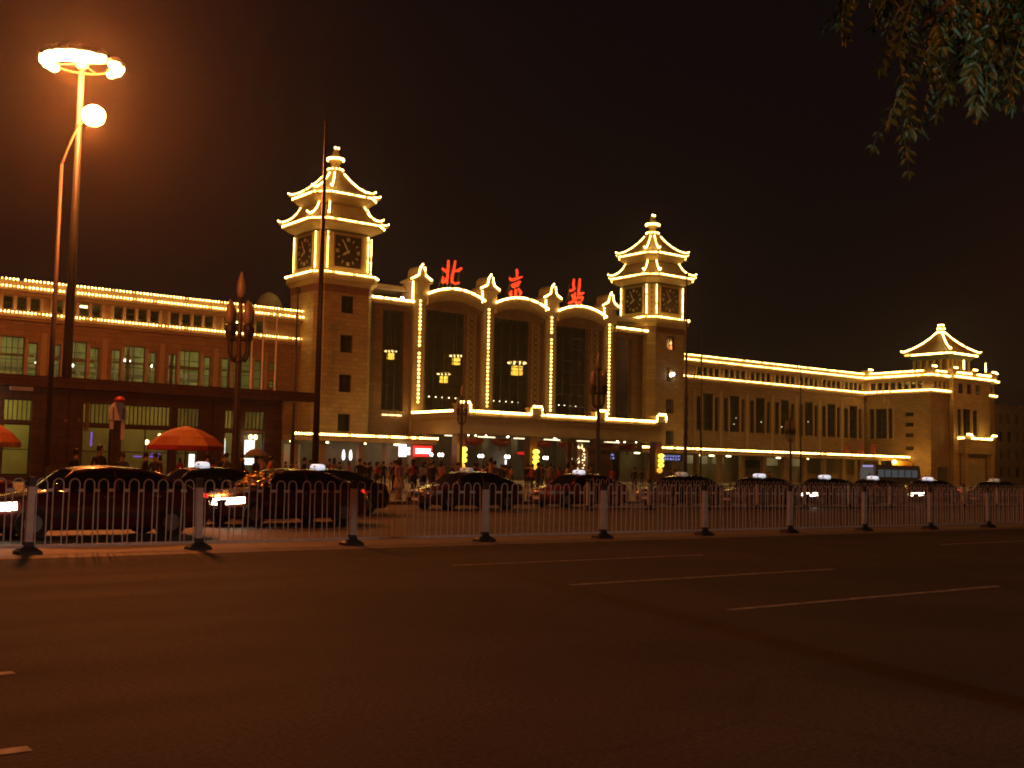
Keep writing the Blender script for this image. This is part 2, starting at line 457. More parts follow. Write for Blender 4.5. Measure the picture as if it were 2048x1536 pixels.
def window(parent, T, u0, u1, z0, z1, rec=.25, cols=1, rows=1, fr='frame', pn='pane', fw_=.09, arch=0):
    """one window: frame with glazing bars, pane as sub-part"""
    mb = MB()
    wbox(mb, T, u0, u0+fw_, -rec-.08, -rec+.04, z0, z1); wbox(mb, T, u1-fw_, u1, -rec-.08, -rec+.04, z0, z1)
    wbox(mb, T, u0+fw_, u1-fw_, -rec-.08, -rec+.04, z0, z0+fw_); wbox(mb, T, u0+fw_, u1-fw_, -rec-.08, -rec+.04, z1-fw_, z1)
    for k in range(1, cols):
        u = u0 + (u1-u0)*k/cols; wbox(mb, T, u-fw_/2.4, u+fw_/2.4, -rec-.06, -rec+.02, z0+fw_, z1-fw_)
    for k in range(1, rows):
        z = z0 + (z1-z0)*k/rows; wbox(mb, T, u0+fw_, u1-fw_, -rec-.055, -rec+.015, z-fw_/2.4, z+fw_/2.4)
    w = obj('window', mb, M[fr], parent)
    pm = MB().quad(T(u0+fw_/2, -rec-.02, z0+fw_/2), T(u1-fw_/2, -rec-.02, z0+fw_/2), T(u1-fw_/2, -rec-.02, z1-fw_/2), T(u0+fw_/2, -rec-.02, z1-fw_/2))
    obj('pane', pm, M[pn], w)
    return w

def octo(cx, cy, a, b, z):
    return [(cx+x, cy+y, z) for x, y in ((-b,-a),(b,-a),(a,-b),(a,b),(b,a),(-b,a),(-a,b),(-a,-b))]

YT = 131.3
XS = 100.58      # axis of symmetry of the station front

# ------------------------------------------------------------------ clock towers
def clock_tower(cx, label):
    t = thing('clock_tower', label, 'clock tower', (cx, YT, .12), 'clock towers of the station')
    T = ax('y', YT-4.2)
    wz = (22.15, 17.1, 12.05, 7.05)
    mb = MB()
    holes = [(cx-.78, cx+1.02, z-1.12, z+1.12) for z in wz]
    holed(mb, T, cx-3.2, cx+3.2, .12, 23.55, .5, holes)                       # front face with its openings
    # remaining faces of the chamfered shaft
    ring = [(-3.2,-4.2),(-4.2,-3.2),(-4.2,3.2),(-3.2,4.2),(3.2,4.2),(4.2,3.2),(4.2,-3.2),(3.2,-4.2)]
    for p, q in zip(ring, ring[1:]):
        mb.quad((cx+p[0],YT+p[1],.12),(cx+q[0],YT+q[1],.12),(cx+q[0],YT+q[1],23.55),(cx+p[0],YT+p[1],23.55))
    obj('shaft', mb, M['stone'], t)
    mb = MB()
    mb.box(cx-3.1, cx+3.1, YT-3.0, YT-2.9, .2, 23.4)
    obj('stairwell_wall', mb, M['in_dark'], t)
    for z in wz: window(t, T, cx-.78, cx+1.02, z-1.12, z+1.12, .28, 2, 3, pn='pane_dark')
    mb = MB().loft([octo(cx,YT,4.24,3.24,23.55), octo(cx,YT,4.24,3.24,24.55)])
    obj('frieze', mb, M['dentil'], t)
    mb = MB()
    for k in range(15):                                                     # hanging ornaments of the frieze
        u = cx - 3.0 + 6.0*k/14
        mb.box(u-.12, u+.12, YT-4.32, YT-4.243, 23.75, 24.5)
        mb.box(cx-4.32, cx-4.243, YT-3.0+6.0*k/14-.12, YT-3.0+6.0*k/14+.12, 23.75, 24.5)
    obj('frieze_ornament', mb, M['dentil'], t, kind='stuff')
    mb = MB().loft([octo(cx,YT,4.3,3.3,24.55), octo(cx,YT,4.5,3.42,24.9), octo(cx,YT,4.82,3.52,25.1), octo(cx,YT,4.82,3.52,25.85)])
    obj('balcony_ledge', mb, M['trim'], t)
    # clock storey
    mb = MB().loft([octo(cx,YT,3.95,2.85,25.85), octo(cx,YT,3.95,2.85,31.3)])
    obj('clock_storey', mb, M['trim'], t)
    for side in range(4):
        rz = Matrix.Rotation(side*PI/2, 3, 'Z')
        def R(x, y, z): 
            v = rz @ Vector((x, y, 0)); return (cx+v.x, YT+v.y, z)
        def bx(mb, x0, x1, y0, y1, z0, z1):
            vs = [R(x,y,z) for z in (z0,z1) for x,y in ((x0,y0),(x1,y0),(x1,y1),(x0,y1))]
            mb.add(vs, [(0,3,2,1),(4,5,6,7),(0,1,5,4),(1,2,6,5),(2,3,7,6),(3,0,4,7)])
        zc, hw, hh = 28.95, 1.93, 2.02
        mb = MB()
        bx(mb, -hw, hw, -4.05, -3.952, zc-hh, zc+hh)
        cf = obj('clock_face', mb, M['clock'], t)
        mb = MB()
        for x0, x1, z0, z1 in ((-hw-.22, -hw, zc-hh-.22, zc+hh+.22), (hw, hw+.22, zc-hh-.22, zc+hh+.22), (-hw, hw, zc-hh-.22, zc-hh), (-hw, hw, zc+hh, zc+hh+.22)):
            bx(mb, x0, x1, -4.12, -3.953, z0, z1)
        obj('clock_frame', mb, M['trim'], t)
        mk_ = MB()
        for h in range(12):
            an = h*PI/6; x = 1.52*math.sin(an); z = zc + 1.56*math.cos(an)
            if h % 3 == 0:
                for q in (-1, 1):
                    bx(mk_, x-.2, x+.2, -4.10, -4.052, z+q*.15-.05, z+q*.15+.05); bx(mk_, x+q*.15-.05, x+q*.15+.05, -4.10, -4.052, z-.1, z+.1)
            else:
                d = Vector((math.sin(an), math.cos(an))); n = Vector((d.y, -d.x))
                pts = []
                for s1, s2 in ((-.2,-.06),(.2,-.06),(.2,.06),(-.2,.06)):
                    pts.append((x + d.x*s1 + n.x*s2, z + d.y*s1 + n.y*s2))
                mk_.prism([R(px_, -4.10, pz) for px_, pz in pts], Vector(R(0,-4.052,0))-Vector(R(0,-4.10,0)))
        obj('hour_mark', mk_, M['clockmark'], cf, kind='stuff')
        for nm, an, l, w in (('hour_hand', math.radians(237), .98, .15), ('minute_hand', math.radians(331), 1.55, .10)):
            d = Vector((math.sin(an), math.cos(an))); n = Vector((d.y, -d.x)); pts = []
            for s1, s2 in ((-.28, w*.55), (l*.6, w), (l, .02), (l, -.02), (l*.6, -w), (-.28, -w*.55)):
                pts.append(R(d.x*s1 + n.x*s2, -4.16, zc + d.y*s1 + n.y*s2))
            obj(nm, MB().prism(pts, Vector(R(0,-4.12,0))-Vector(R(0,-4.16,0))), M['clockmark'], cf)
        # pierced panel on the chamfer beside this face
        mb = MB(); mid = Vector(((2.85+3.95)/2, -(2.85+3.95)/2, 0)); dn = Vector((1,-1,0)).normalized(); tn = Vector((1,1,0)).normalized()
        for k in range(6):
            z = 26.9 + k*.76
            vs = []
            for a_, b_ in ((0,.22),(.2,0),(0,-.22),(-.2,0)):
                p = mid + dn*.07 + tn*a_; vs.append(R(p.x, p.y, z+b_))
            dd = rz @ (dn*.08)
            mb.prism(vs, -dd)
        obj('lozenge_ornament', mb, M['dentil'], t, kind='stuff')
    # lower eave, upper drum, upper roof
    obj('painted_band', MB().loft([octo(cx,YT,4.0,2.9,31.3), octo(cx,YT,4.0,2.9,31.75)]), M['painted'], t)
    def eave(a, b, zs, a_in, b_in, drop):
        obj('eave_bracket', MB().loft([octo(cx,YT,a_in,b_in,zs-drop), octo(cx,YT,a_in+.45,b_in+.25,zs-drop+.25), octo(cx,YT,a-.35,b-.15,zs-.45), octo(cx,YT,a-.12,b-.05,zs-.12)]), M['trim'], t)
        obj('eave_fascia', MB().loft([octo(cx,YT,a-.08,b-.03,zs-.12), octo(cx,YT,a-.08,b-.03,zs+.16)]), M['cornice'], t)
        mb = MB()                                                           # rafter ends under the eave
        for side in range(4):
            rz = Matrix.Rotation(side*PI/2, 3, 'Z'); n = int(2*b/.42)
            for k in range(n+1):
                x = -b + 2*b*k/n
                vs = []
                for z in (zs-.3, zs-.14):
                    for x_, y_ in ((x-.07,-a-.02),(x+.07,-a-.02),(x+.07,-a+.6),(x-.07,-a+.6)):
                        v = rz @ Vector((x_, y_, 0)); vs.append((cx+v.x, YT+v.y, z))
                mb.add(vs, [(0,3,2,1),(4,5,6,7),(0,1,5,4),(1,2,6,5),(2,3,7,6),(3,0,4,7)])
        obj('rafter_end', mb, M['ridge'], t, kind='stuff')
    def roof(prof, n_rib):
        """prof: list of (a, b, z) from the top down"""
        mb = MB().loft([octo(cx,YT,a,b,z) for a, b, z in prof], caps=False)
        rf = obj('roof', mb, M['tile'], t)
        ribs = MB()
        for i in range(8):
            for k in range(n_rib[i % 2]):
                f = (k+.5)/n_rib[i % 2]
                pts = []
                for a, b, z in prof:
                    o = octo(cx,YT,a,b,z); pts.append(Vector(o[i]).lerp(Vector(o[(i+1) % 8]), f) + Vector((0,0,.03)))
                ribs.tube(pts, .075, 4)
        obj('tile_rib', ribs, M['tile'], rf, kind='stuff')
        rd = MB(); strings = []
        for i in range(8):
            pts = [Vector(octo(cx,YT,a,b,z)[i]) + Vector((0,0,.1)) for a, b, z in prof]
            tip = pts[-1] + (pts[-1]-pts[-2]).normalized()*.45; tip.z = pts[-1].z + .16
            pts.append(tip)
            rd.tube(pts, .15, 6); strings.append([p + Vector((0,0,.3)) for p in pts])
        pieces('ridge', rd, M['ridge'], rf)
        return strings
    low = [(3.45,2.5,35.0),(3.9,2.75,34.1),(4.45,3.05,33.45),(5.0,3.4,33.05),(5.6,3.78,32.82)]
    eave(5.55, 3.75, 32.65, 4.0, 2.9, 1.05)
    s_low = roof(low, (16, 5))
    obj('drum', MB().loft([octo(cx,YT,3.2,2.3,34.4), octo(cx,YT,3.2,2.3,35.4)]), M['painted'], t)
    mb = MB()
    for side in range(4):
        rz = Matrix.Rotation(side*PI/2, 3, 'Z')
        for k in range(5):
            x = -1.6 + .8*k; vs = []
            for z in (34.5, 35.3):
                for x_, y_ in ((x-.27,-3.26),(x+.27,-3.26),(x+.27,-3.2),(x-.27,-3.2)):
                    v = rz @ Vector((x_, y_, 0)); vs.append((cx+v.x, YT+v.y, z))
            mb.add(vs, [(0,3,2,1),(4,5,6,7),(0,1,5,4),(1,2,6,5),(2,3,7,6),(3,0,4,7)])
    obj('drum_vent', mb, M['dentil'], t, kind='stuff')
    eave(4.6, 3.0, 36.32, 3.2, 2.3, 1.2)
    upr = [(.75,.42,40.1),(1.2,.72,39.35),(1.9,1.18,38.45),(2.8,1.78,37.55),(3.75,2.42,36.85),(4.66,3.02,36.5)]
    s_up = roof(upr, (11, 4))
    mb = MB().lathe((cx,YT,0), [(.8,40.0),(.95,40.15),(.95,40.45),(.62,40.6),(.55,41.2),(.95,41.55),(1.02,41.9),(.6,42.15),(.48,42.6),(.30,43.0),(.34,43.2),(.12,43.5)], 14)
    obj('finial', mb, M['ridge'], t, smooth=False)
    # strings of bulbs
    def ringl(a, b, z, gap=0):
        o = octo(cx,YT,a,b,z); out = []
        for i in range(8):
            p = Vector(o[i]); q = Vector(o[(i+1) % 8]); d = (q-p).normalized()*gap
            out.append([p+d, q-d])
        return out
    bulbs('light_string', t, ringl(4.88,3.58,25.98), .37)
    bulbs('light_string', t, ringl(5.56,3.72,32.65,.18), .31)
    bulbs('light_string', t, ringl(4.6,2.98,36.32,.18), .30)
    for s_ in (s_low, s_up): bulbs('light_string', t, [p[0:] if s_ is s_low else p[1:] for p in s_], .30)
    bulbs('light_string', t, [[(p[0],p[1],26.7), (p[0],p[1],31.15)] for p in octo(cx,YT,4.1,2.95,0)], .30, .085)
    def circ(r, z, n): return [[(cx+r*math.cos(2*PI*k/n), YT+r*math.sin(2*PI*k/n), z) for k in range(n+1)]]
    bulbs('light_string', t, circ(1.03,40.42,12), .5, .11)
    bulbs('light_string', t, circ(1.08,41.8,14), .34, .15)
    bulbs('light_string', t, [[(cx-.22,YT-.25,43.35),(cx+.28,YT-.2,43.35)]], .5, .15)
    return t

tl = clock_tower(XS-29.24, 'nearer and taller-looking clock tower, its pagoda roofs outlined in bulbs, behind the tall flagpole')
tr = clock_tower(XS+29.24, 'farther clock tower with bulb-lined pagoda roofs, between the arched hall and the long far wing')

# ------------------------------------------------------------------ central hall
hall = thing('station_hall', 'central station hall with three arched bays between four bulb-lit pilasters', 'station hall', (XS, YT, .12))
YF = 128.9
T = ax('y', YF)
PILS = [XS-17.3, XS-5.77, XS+5.77, XS+17.3]
mb = MB(); holes = []
bays = []
for a, b in zip(PILS, PILS[1:]):
    w0, w1 = a+1.55, b-3.6
    bays.append((a, b, w0, w1)); holes.append((w0, w1, 9.4, 23.2))
for sgn in (-1, 1):
    c = XS + sgn*21.0
    holes.append((c-1.7, c+1.7, 9.0, 22.4))
holed(mb, T, XS-25.0, XS+25.0, .12, 23.9, .6, holes)
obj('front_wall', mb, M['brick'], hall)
mb = MB()
mb.box(XS-24.9, XS+24.9, 146, 146.3, .2, 26); mb.box(XS-24.9, XS+24.9, 129.6, 146, 25.2, 25.5); mb.box(XS-24.9, XS+24.9, 129.6, 146, 8.3, 8.6)
mb.box(XS-25.2, XS-24.92, 129.6, 146, .2, 26); mb.box(XS+24.92, XS+25.2, 129.6, 146, .2, 26)
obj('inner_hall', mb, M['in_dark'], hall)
for a, b, w0, w1 in bays:
    window(hall, T, w0, w1, 9.4, 23.2, .45, 4, 8, pn='pane', fw_=.12)
    # pierced grille strip beside the glazing
    g0, g1 = w1 + .35, w1 + 1.75
    mb = MB(); wbox(mb, T, g0, g0+.12, .002, .14, 9.4, 23); wbox(mb, T, g1-.12, g1, .002, .14, 9.4, 23)
    k = 0
    z = 9.9
    while z < 22.8:
        mb.bar(T(g0+.12, .06, z), T(g1-.12, .06, z+.75), .1); mb.bar(T(g0+.12, .11, z+.75), T(g1-.12, .11, z), .1); z += .82
    obj('grille_panel', mb, M['stone_plain'], hall)
    # arch over the bay: curved hood with soffit
    n = 16; outer = []; inner = []
    half = (b-a)/2 - 1.02; cx_ = (a+b)/2
    for k in range(n+1):
        u = -1 + 2*k/n
        outer.append((cx_ + half*u, 25.0 + 1.12*(1-u*u))); inner.append((cx_ + half*u, 23.6 + 1.0*(1-u*u)))
    mb = MB()
    for k in range(n):
        (x0,z0),(x1,z1) = outer[k], outer[k+1]; (x2,z2),(x3,z3) = inner[k], inner[k+1]
        f = [(x2,127.95,z2),(x3,127.95,z3),(x1,127.95,z1),(x0,127.95,z0)]
        mb.prism(f, (0,2.2,0))
    obj('arch_hood', mb, M['cornice'], hall)
    mb = MB()
    for k in range(n):
        (x2,z2),(x3,z3) = inner[k], inner[k+1]
        mb.prism([(x2,128.45,23.0),(x3,128.45,23.0),(x3,128.45,z3-.003),(x2,128.45,z2-.003)], (0,.44,0))
    obj('arch_infill', mb, M['brick'], hall)
    bulbs('light_string', hall, [[(x, 127.9, z+.12) for x, z in outer]], .27, .13)
    # dots of light inside, on the gallery
    bulbs('gallery_lights', hall, [[(w0+.6+3.2, 135.5, 11.7),(w1+3.2, 135.5, 11.7)]], 1.15, .1, 'bulb_dim', 1)
for sgn in (-1, 1):
    c = XS + sgn*21.0
    window(hall, T, c-1.7, c+1.7, 9.0, 22.4, .45, 3, 8, pn='pane', fw_=.12)
    mb = MB(); mb.box(c-4.0 if sgn < 0 else c-2.3, c+2.3 if sgn < 0 else c+4.0, 128.0, 129.9, 23.1, 23.62)
    obj('link_cornice', mb, M['cornice'], hall)
    x0, x1 = (XS-24.9, XS-18.6) if sgn < 0 else (XS+18.6, XS+25.1)
    bulbs('light_string', hall, [[(x0,127.95,23.75),(x1,127.95,23.75)]], .27, .13)
    mb = MB()
    for k in range(3): mb.box(c-1.5+k*1.05, c-.65+k*1.05, 128.72, 128.88, 8.35, 8.5)
    if sgn < 0: pieces('strip_lamp', mb, M['gold_bulb'], hall)
for i, x in enumerate(PILS):
    mb = MB()
    mb.box(x-.95, x+.95, 128.45, 130.4, .12, 24.2)
    mb.box(x-1.3, x+1.3, 128.2, 130.9, 24.2, 26.5)
    obj('pilaster', mb, M['stone_plain'], hall)
    mb = MB(); mb.box(x-.2, x+.2, 128.36, 128.448, 10.1, 24.1)
    obj('bulb_channel', mb, M['trim'], hall)
    mb = MB()
    g = [(-1.75,26.5),(1.75,26.5),(1.75,26.75),(.55,27.35),(.45,28.3),(.12,28.75),(-.12,28.75),(-.45,28.3),(-.55,27.35),(-1.75,26.75)]
    mb.prism([(x+p[0], 128.0, p[1]) for p in g], (0,2.9,0))
    obj('pilaster_cap', mb, M['cornice'], hall)
    bulbs('light_string', hall, [[(x,128.3,10.35),(x,128.3,24.0)]], .545, .2, 'bulb2', 1.0)
    bulbs('light_string', hall, [[(x-1.45,128.0,24.9 if i else 23.9),(x-1.45,128.0,26.4)], [(x-1.75,127.95,26.85),(x-.6,127.95,27.45),(x-.42,127.95,28.4),(x,127.95,28.95)], [(x+.35,127.95,28.5),(x+.55,127.95,27.5),(x+1.5,127.95,26.95)]], .26, .12)
obj('flat_roof', MB().box(XS-25.1, XS+25.1, 130.2, 147, 25.55, 26.0), M['stone_plain'], hall)
fl = thing('roof_floodlight', 'small white floodlight glaring on the ledge between near tower and hall', 'floodlight', (80.2, 128.3, 23.63))
obj('lamp_housing', MB().box(80.0, 80.4, 128.15, 128.5, 23.63, 24.0), M['steel'], fl)
obj('lens', MB().ico((80.2, 128.08, 23.98), .24, 1), emit('flood_white', (1,.9,.75), 60), fl)

# chandeliers hang inside the hall
def chandelier(x, y, z, s, label):
    t = thing('chandelier', label, 'chandelier', (x, y, z), 'chandeliers seen through the hall windows')
    mb = MB(); mb.cyl((x,y,z+2.2*s),(x,y,25.2),.05,n=6); mb.lathe((x,y,z),[(1.3*s,1.9*s),(1.35*s,2.0*s),(.3*s,2.2*s),(.1*s,2.3*s)],12)
    obj('hanger', mb, M['gold'], t)
    mb = MB()
    for k in range(8):
        a = 2*PI*k/8; cx, cy = x+.62*s*math.cos(a), y+.62*s*math.sin(a)
        mb.box(cx-.16*s, cx+.16*s, cy-.16*s, cy+.16*s, z, z+.55*s); mb.box(cx-.11*s, cx+.16*s, cy-.16*s, cy+.16*s, z+.72*s, z+1.3*s)
    obj('glass_tier', mb, M['gold_lamp'], t)
    mb = MB()
    for k in range(10):
        a = 2*PI*k/10; mb.ico((x+1.25*s*math.cos(a), y+1.25*s*math.sin(a), z+1.75*s), .17*s, 1)
    obj('bulb', mb, M['gold_bulb'], t, kind='stuff')
chandelier(92.6, 136, 13.9, .72, 'lower golden chandelier behind the glass of the bay under the first red character')
chandelier(94.3, 135.4, 16.6, .72, 'upper golden chandelier at the right edge of the bay under the first red character')
chandelier(106.0, 136, 15.9, 1.05, 'golden chandelier in the middle arched bay')
chandelier(82.3, 134.0, 16.4, .62, 'golden chandelier behind the narrow window beside the near tower')
wl = thing('wall_lamp', 'bright wall lamp in the stair window of the farther clock tower', 'lamp', (XS+29.4, 127.4, 16.9))
obj('lamp_body', MB().box(XS+29.1, XS+29.9, 127.0, 127.3, 16.7, 17.8), M['gold'], wl)
obj('bulb', MB().ico((XS+29.3, 126.85, 17.0), .32, 1).ico((XS+29.75, 126.85, 17.15), .3, 1), M['white_lamp'], wl)

# ------------------------------------------------------------------ red characters on the roof
GL = {
 'north': [[(88.14,30.3),(88.13,29.51),(88.06,28.22),(88.0,26.92)],[(87.12,29.0),(87.6,28.8),(88.05,28.43)],[(87.35,27.88),(87.26,27.09),(87.71,27.35),(87.94,27.88)],[(89.3,30.38),(89.12,29.28),(88.84,28.09),(88.81,27.41),(89.32,27.13),(90.1,27.42)],[(90.41,29.47),(89.9,29.11),(89.24,28.88)]],
 'capital': [[(100.14,30.57),(100.23,30.07),(100.22,29.28)],[(98.86,29.11),(99.27,28.82),(100.1,29.14),(101.2,29.55)],[(99.36,28.24),(99.53,27.77)],[(99.29,28.11),(100.12,28.41),(100.8,28.77),(100.28,28.15),(99.6,27.83)],[(99.99,27.63),(100.07,26.89),(99.98,26.62)],[(99.31,27.27),(98.98,26.87),(99.14,26.55),(99.43,26.82)],[(100.51,27.72),(101.01,27.21),(100.75,26.6)]],
 'station': [[(111.12,30.42),(111.02,29.62),(111.1,28.75)],[(110.31,28.51),(110.77,28.65),(111.42,29.06)],[(110.78,28.08),(110.96,27.47)],[(111.41,28.4),(111.29,27.76),(110.85,27.14)],[(110.09,26.6),(110.61,26.78),(111.35,27.11)],[(112.29,30.6),(112.21,29.63),(112.07,28.6),(112.01,27.96)],[(112.15,28.33),(112.7,28.34),(113.17,28.57)],[(111.55,27.72),(111.47,27.02),(111.58,26.6)],[(111.66,27.55),(112.25,27.76),(112.95,27.79),(112.69,27.2)],[(111.64,26.69),(112.2,27.02),(112.81,26.63)]],
}
for key, label in (('north', 'glowing red character of two upright halves above the first arch from the near tower'), ('capital', 'glowing red character above the middle arch'), ('station', 'glowing red character of two parts above the arch nearest the farther tower')):
    strokes = GL[key]
    xs = [p[0] for s_ in strokes for p in s_]
    t = thing('roof_character', label, 'sign', ((min(xs)+max(xs))/2, 129.0, 26.0), 'red characters of the station name')
    for s_ in strokes:
        mb = MB(); n = len(s_)
        L = []
        for a_, b_ in zip(s_, s_[1:]):
            for k in range(4): L.append((a_[0]+(b_[0]-a_[0])*k/4, a_[1]+(b_[1]-a_[1])*k/4))
        L.append(s_[-1]); n = len(L)
        rad = [.19*(.55+.6*math.sin(PI*min(1, .18+.8*i/(n-1)))) for i in range(n)]
        mb.tube([(p[0], 129.0, p[1]) for p in L], rad, 6)
        obj('stroke', mb, M['red_neon'], t, smooth=True)
    mb = MB()
    for x in (min(xs)+.3, (min(xs)+max(xs))/2, max(xs)-.3):
        mb.bar((x,129.25,25.6),(x,129.25,29.6),.07); mb.bar((x,130.6,25.9),(x,129.25,28.4),.06)
    mb.bar((min(xs),129.25,27.2),(max(xs),129.25,27.2),.06); mb.bar((min(xs),129.25,28.9),(max(xs),129.25,28.9),.06)
    obj('support_frame', mb, M['steel'], t)

# ------------------------------------------------------------------ entrance porch
porch = thing('entrance_porch', 'flat-roofed entrance porch before the hall with bulb-lined parapet', 'porch', (XS, 123, .12))
mb = MB()
mb.box(XS-17.9, XS+17.9, 117.6, 128.4, 6.0, 8.55)
obj('roof_slab', mb, M['stone_plain'], porch)
mb = MB(); mb.box(XS-18.0, XS+18.0, 117.5, 128.4, 7.55, 7.75); mb.box(XS-18.1, XS+18.1, 117.4, 128.4, 8.0, 8.3); mb.box(XS-18.2, XS+18.2, 117.3, 117.55, 8.3, 8.75); mb.box(XS-18.2, XS-17.95, 117.55, 128.4, 8.3, 8.75); mb.box(XS+17.95, XS+18.2, 117.55, 128.4, 8.3, 8.75)
obj('cornice', mb, M['cornice'], porch)
mb = MB()
for k in range(88):
    x = XS-17.7 + k*.407; mb.box(x-.1, x+.1, 117.44, 117.497, 7.78, 7.98)
for k in range(26):
    y = 117.8 + k*.407; mb.box(XS-18.06, XS-18.003, y-.1, y+.1, 7.78, 7.98)
obj('dentil_course', mb, M['trim'], porch, kind='stuff')
mer = [XS-17.5, XS-5.77, XS+5.77, XS+17.5]
for x in mer:
    mb = MB(); mb.box(x-.7, x+.7, 117.2, 118.6, 8.755, 9.62); mb.box(x-.85, x+.85, 117.05, 118.75, 9.62, 9.8)
    obj('parapet_post', mb, M['trim'], porch)
    bulbs('light_string', porch, [[(x-.65,117.0,9.92),(x+.65,117.0,9.92)], [(x+.9,117.1,9.6),(x+.95,117.15,8.95)]] + ([[(x-.9,117.1,9.6),(x-.95,117.15,8.95)]] if x > mer[0]+1 else []), .28, .13)
for a, b in zip(mer, mer[1:]): bulbs('light_string', porch, [[(a+.95,117.2,8.87),(b-.95,117.2,8.87)]], .26, .14)
bulbs('light_string', porch, [[(XS-18.1,119.0,8.87),(XS-18.1,128.3,8.87)]], .26, .14)
for x in mer:
    mb = MB(); mb.box(x-.62, x+.62, 117.7, 118.9, .12, 5.995)
    obj('column', mb, M['redpaint'], porch)
for x in (XS-17.3, XS-12.5, XS-8.2, XS-3.2, XS+1.2, XS+5.8, XS+9.0, XS+14.0):
    mb = MB(); mb.box(x-.55, x+.55, 125.2, 126.2, .12, 5.995)
    obj('inner_column', mb, M['in_beige'], porch)
# glazed entrance wall behind the columns, bright shops beyond
T2 = ax('y', 128.2)
obj('back_wall', MB().box(XS-17.8, XS+17.8, 128.3, 128.42, .12, 5.99), M['in_beige'], porch)
obj('soffit_panel', MB().box(XS-17.2, XS+17.2, 118.6, 128.2, 5.94, 5.998), M['trim'], porch)
mb = MB(); mb2 = MB()
for i in range(3):
    c = XS + (i-1)*11.54
    for k in range(8):
        x = c - 4.2 + 1.2*k + random.uniform(-.2,.2)
        if random.random() < .55: mb.ico((x, random.choice((119.6, 120.6, 121.6)), 5.9), random.uniform(.07,.12), 1)
obj('spot_lamp', mb, emit('soffit_spot', (1,.9,.65), 16), porch, kind='stuff')
mb = MB()
for i in range(3):
    for k in (-1, 1):
        c = XS + (i-1)*11.54 + k*2.7
        mb.box(c-1.4, c+1.4, 124.0, 124.25, 5.8, 5.93)
pieces('tube_light', mb, emit('porch_tube', (1,.85,.5), 2.2), porch)
for i, x in enumerate((84.9, 91.0)): pass
for i in range(3):
    for k in (-1, 1):
        c = XS + (i-1)*11.54 + k*2.1
        lab = ['nearest to the left corner of the porch', 'in the porch bay under the first arch, beside the lit column', 'left of the pair in the middle porch bay', 'right of the pair in the middle porch bay', 'in the last porch bay, before the glass booth', 'in the last porch bay, before the bright beige wall'][i*2+(k > 0)]
        t = thing('red_lantern', 'broad red palace lantern ' + lab, 'lantern', (c, 120.2, 4.6), 'red lanterns hanging in the porch')
        obj('lantern_bowl', MB().lathe((c,120.2,0), [(.3,4.62),(.75,4.72),(1.15,5.0),(1.3,5.3),(1.25,5.5)], 16), M['red_lantern'], t, smooth=True)
        obj('rim', MB().lathe((c,120.2,0), [(1.25,5.5),(1.32,5.53),(1.3,5.62),(.4,5.66)], 16), M['gold'], t)
        obj('tassel', MB().lathe((c,120.2,0), [(.05,3.95),(.16,4.05),(.12,4.5),(.25,4.62)], 8), M['red_lantern'], t)
        obj('hook', MB().cyl((c,120.2,5.66),(c,120.2,5.94),.05,n=6), M['gold'], t)
# lamps on the porch columns
for i, x in enumerate((mer[0], mer[1], mer[3])):
    lab = ['left corner column of the porch', 'second column of the porch', 'right corner column of the porch'][i]
    t = thing('column_lamp', 'stacked yellow lamps glowing on the ' + lab, 'lamp', (x, 117.5, 1.5), 'yellow lamps on the porch columns')
    mb = MB()
    for k, z in enumerate((3.95, 3.25, 2.6)): mb.lathe((x+.1, 117.3, z), [(.12,-.3),(.42,-.18),(.45,.12),(.2,.32)], 10)
    obj('lamp_shade', mb, M['yellow_lamp'], t, smooth=True)
    obj('lamp_shade', MB().lathe((x-.1,117.35,0), [(.15,1.5),(.4,1.7),(.42,2.0),(.2,2.2)], 10), M['orange_lamp'], t, smooth=True)
    obj('bracket', MB().box(x-.12, x+.12, 117.42, 117.68, 1.4, 4.3), M['gold'], t)
    ld = bpy.data.lights.new('column_lamp_light', 'POINT'); ld.energy = 55; ld.color = (1,.52,.06); ld.shadow_soft_size = .3
    lo = bpy.data.objects.new('column_lamp_light', ld); COL.objects.link(lo); lo.parent = t; lo.location = (.1, -.9, 2.7)

def board(name, label, cat, x0, x1, y, z0, z1, mats, text_rows=1, cols=6, depth=.15, textmat=None, seed=0):
    """light box: housing, face and rows of small marks standing for its illegible characters"""
    t = thing(name, label, cat, ((x0+x1)/2, y, z0))
    obj('housing', MB().box(x0, x1, y, y+depth, z0, z1), mats, t)
    if textmat:
        rs = random.Random(seed); mb = MB(); h = (z1-z0)*.62/text_rows; cw = (x1-x0)*.86/cols
        for r in range(text_rows):
            zc = z0 + (z1-z0)*(.5 if text_rows == 1 else (.28+.44*r))
            for c in range(cols):
                xc = x0 + (x1-x0)*.07 + cw*(c+.5)
                for k in range(4):
                    if rs.random() < .5: mb.box(xc-cw*.38, xc+cw*.38, y-.03, y-.003, zc+h*(-.42+.27*k)-h*.07, zc+h*(-.42+.27*k)+h*.07)
                    else:
                        q = xc + cw*rs.uniform(-.3,.3); mb.box(q-cw*.07, q+cw*.07, y-.045, y-.031, zc-h*.45, zc+h*.45)
        obj('lettering', mb, textmat, t, kind='stuff')
    return t
board('led_sign', 'red lettered sign glowing deep in the middle porch bay', 'sign', 97.7, 101.0, 127.2, 3.55, 4.25, M['board'], 1, 6, textmat=M['red_box'], seed=1)
board('light_box', 'white lit sign just below the red lettering in the porch', 'sign', 96.75, 98.6, 126.3, 2.2, 2.9, M['white_box'], 1, 3, textmat=M['red_letter'], seed=2)
board('led_board', 'dim blue lettered board above the ticket gates at the right of the porch', 'sign', 106.0, 111.5, 119.6, 3.2, 4.2, M['board'], 2, 9, textmat=M['blue_led'], seed=3)
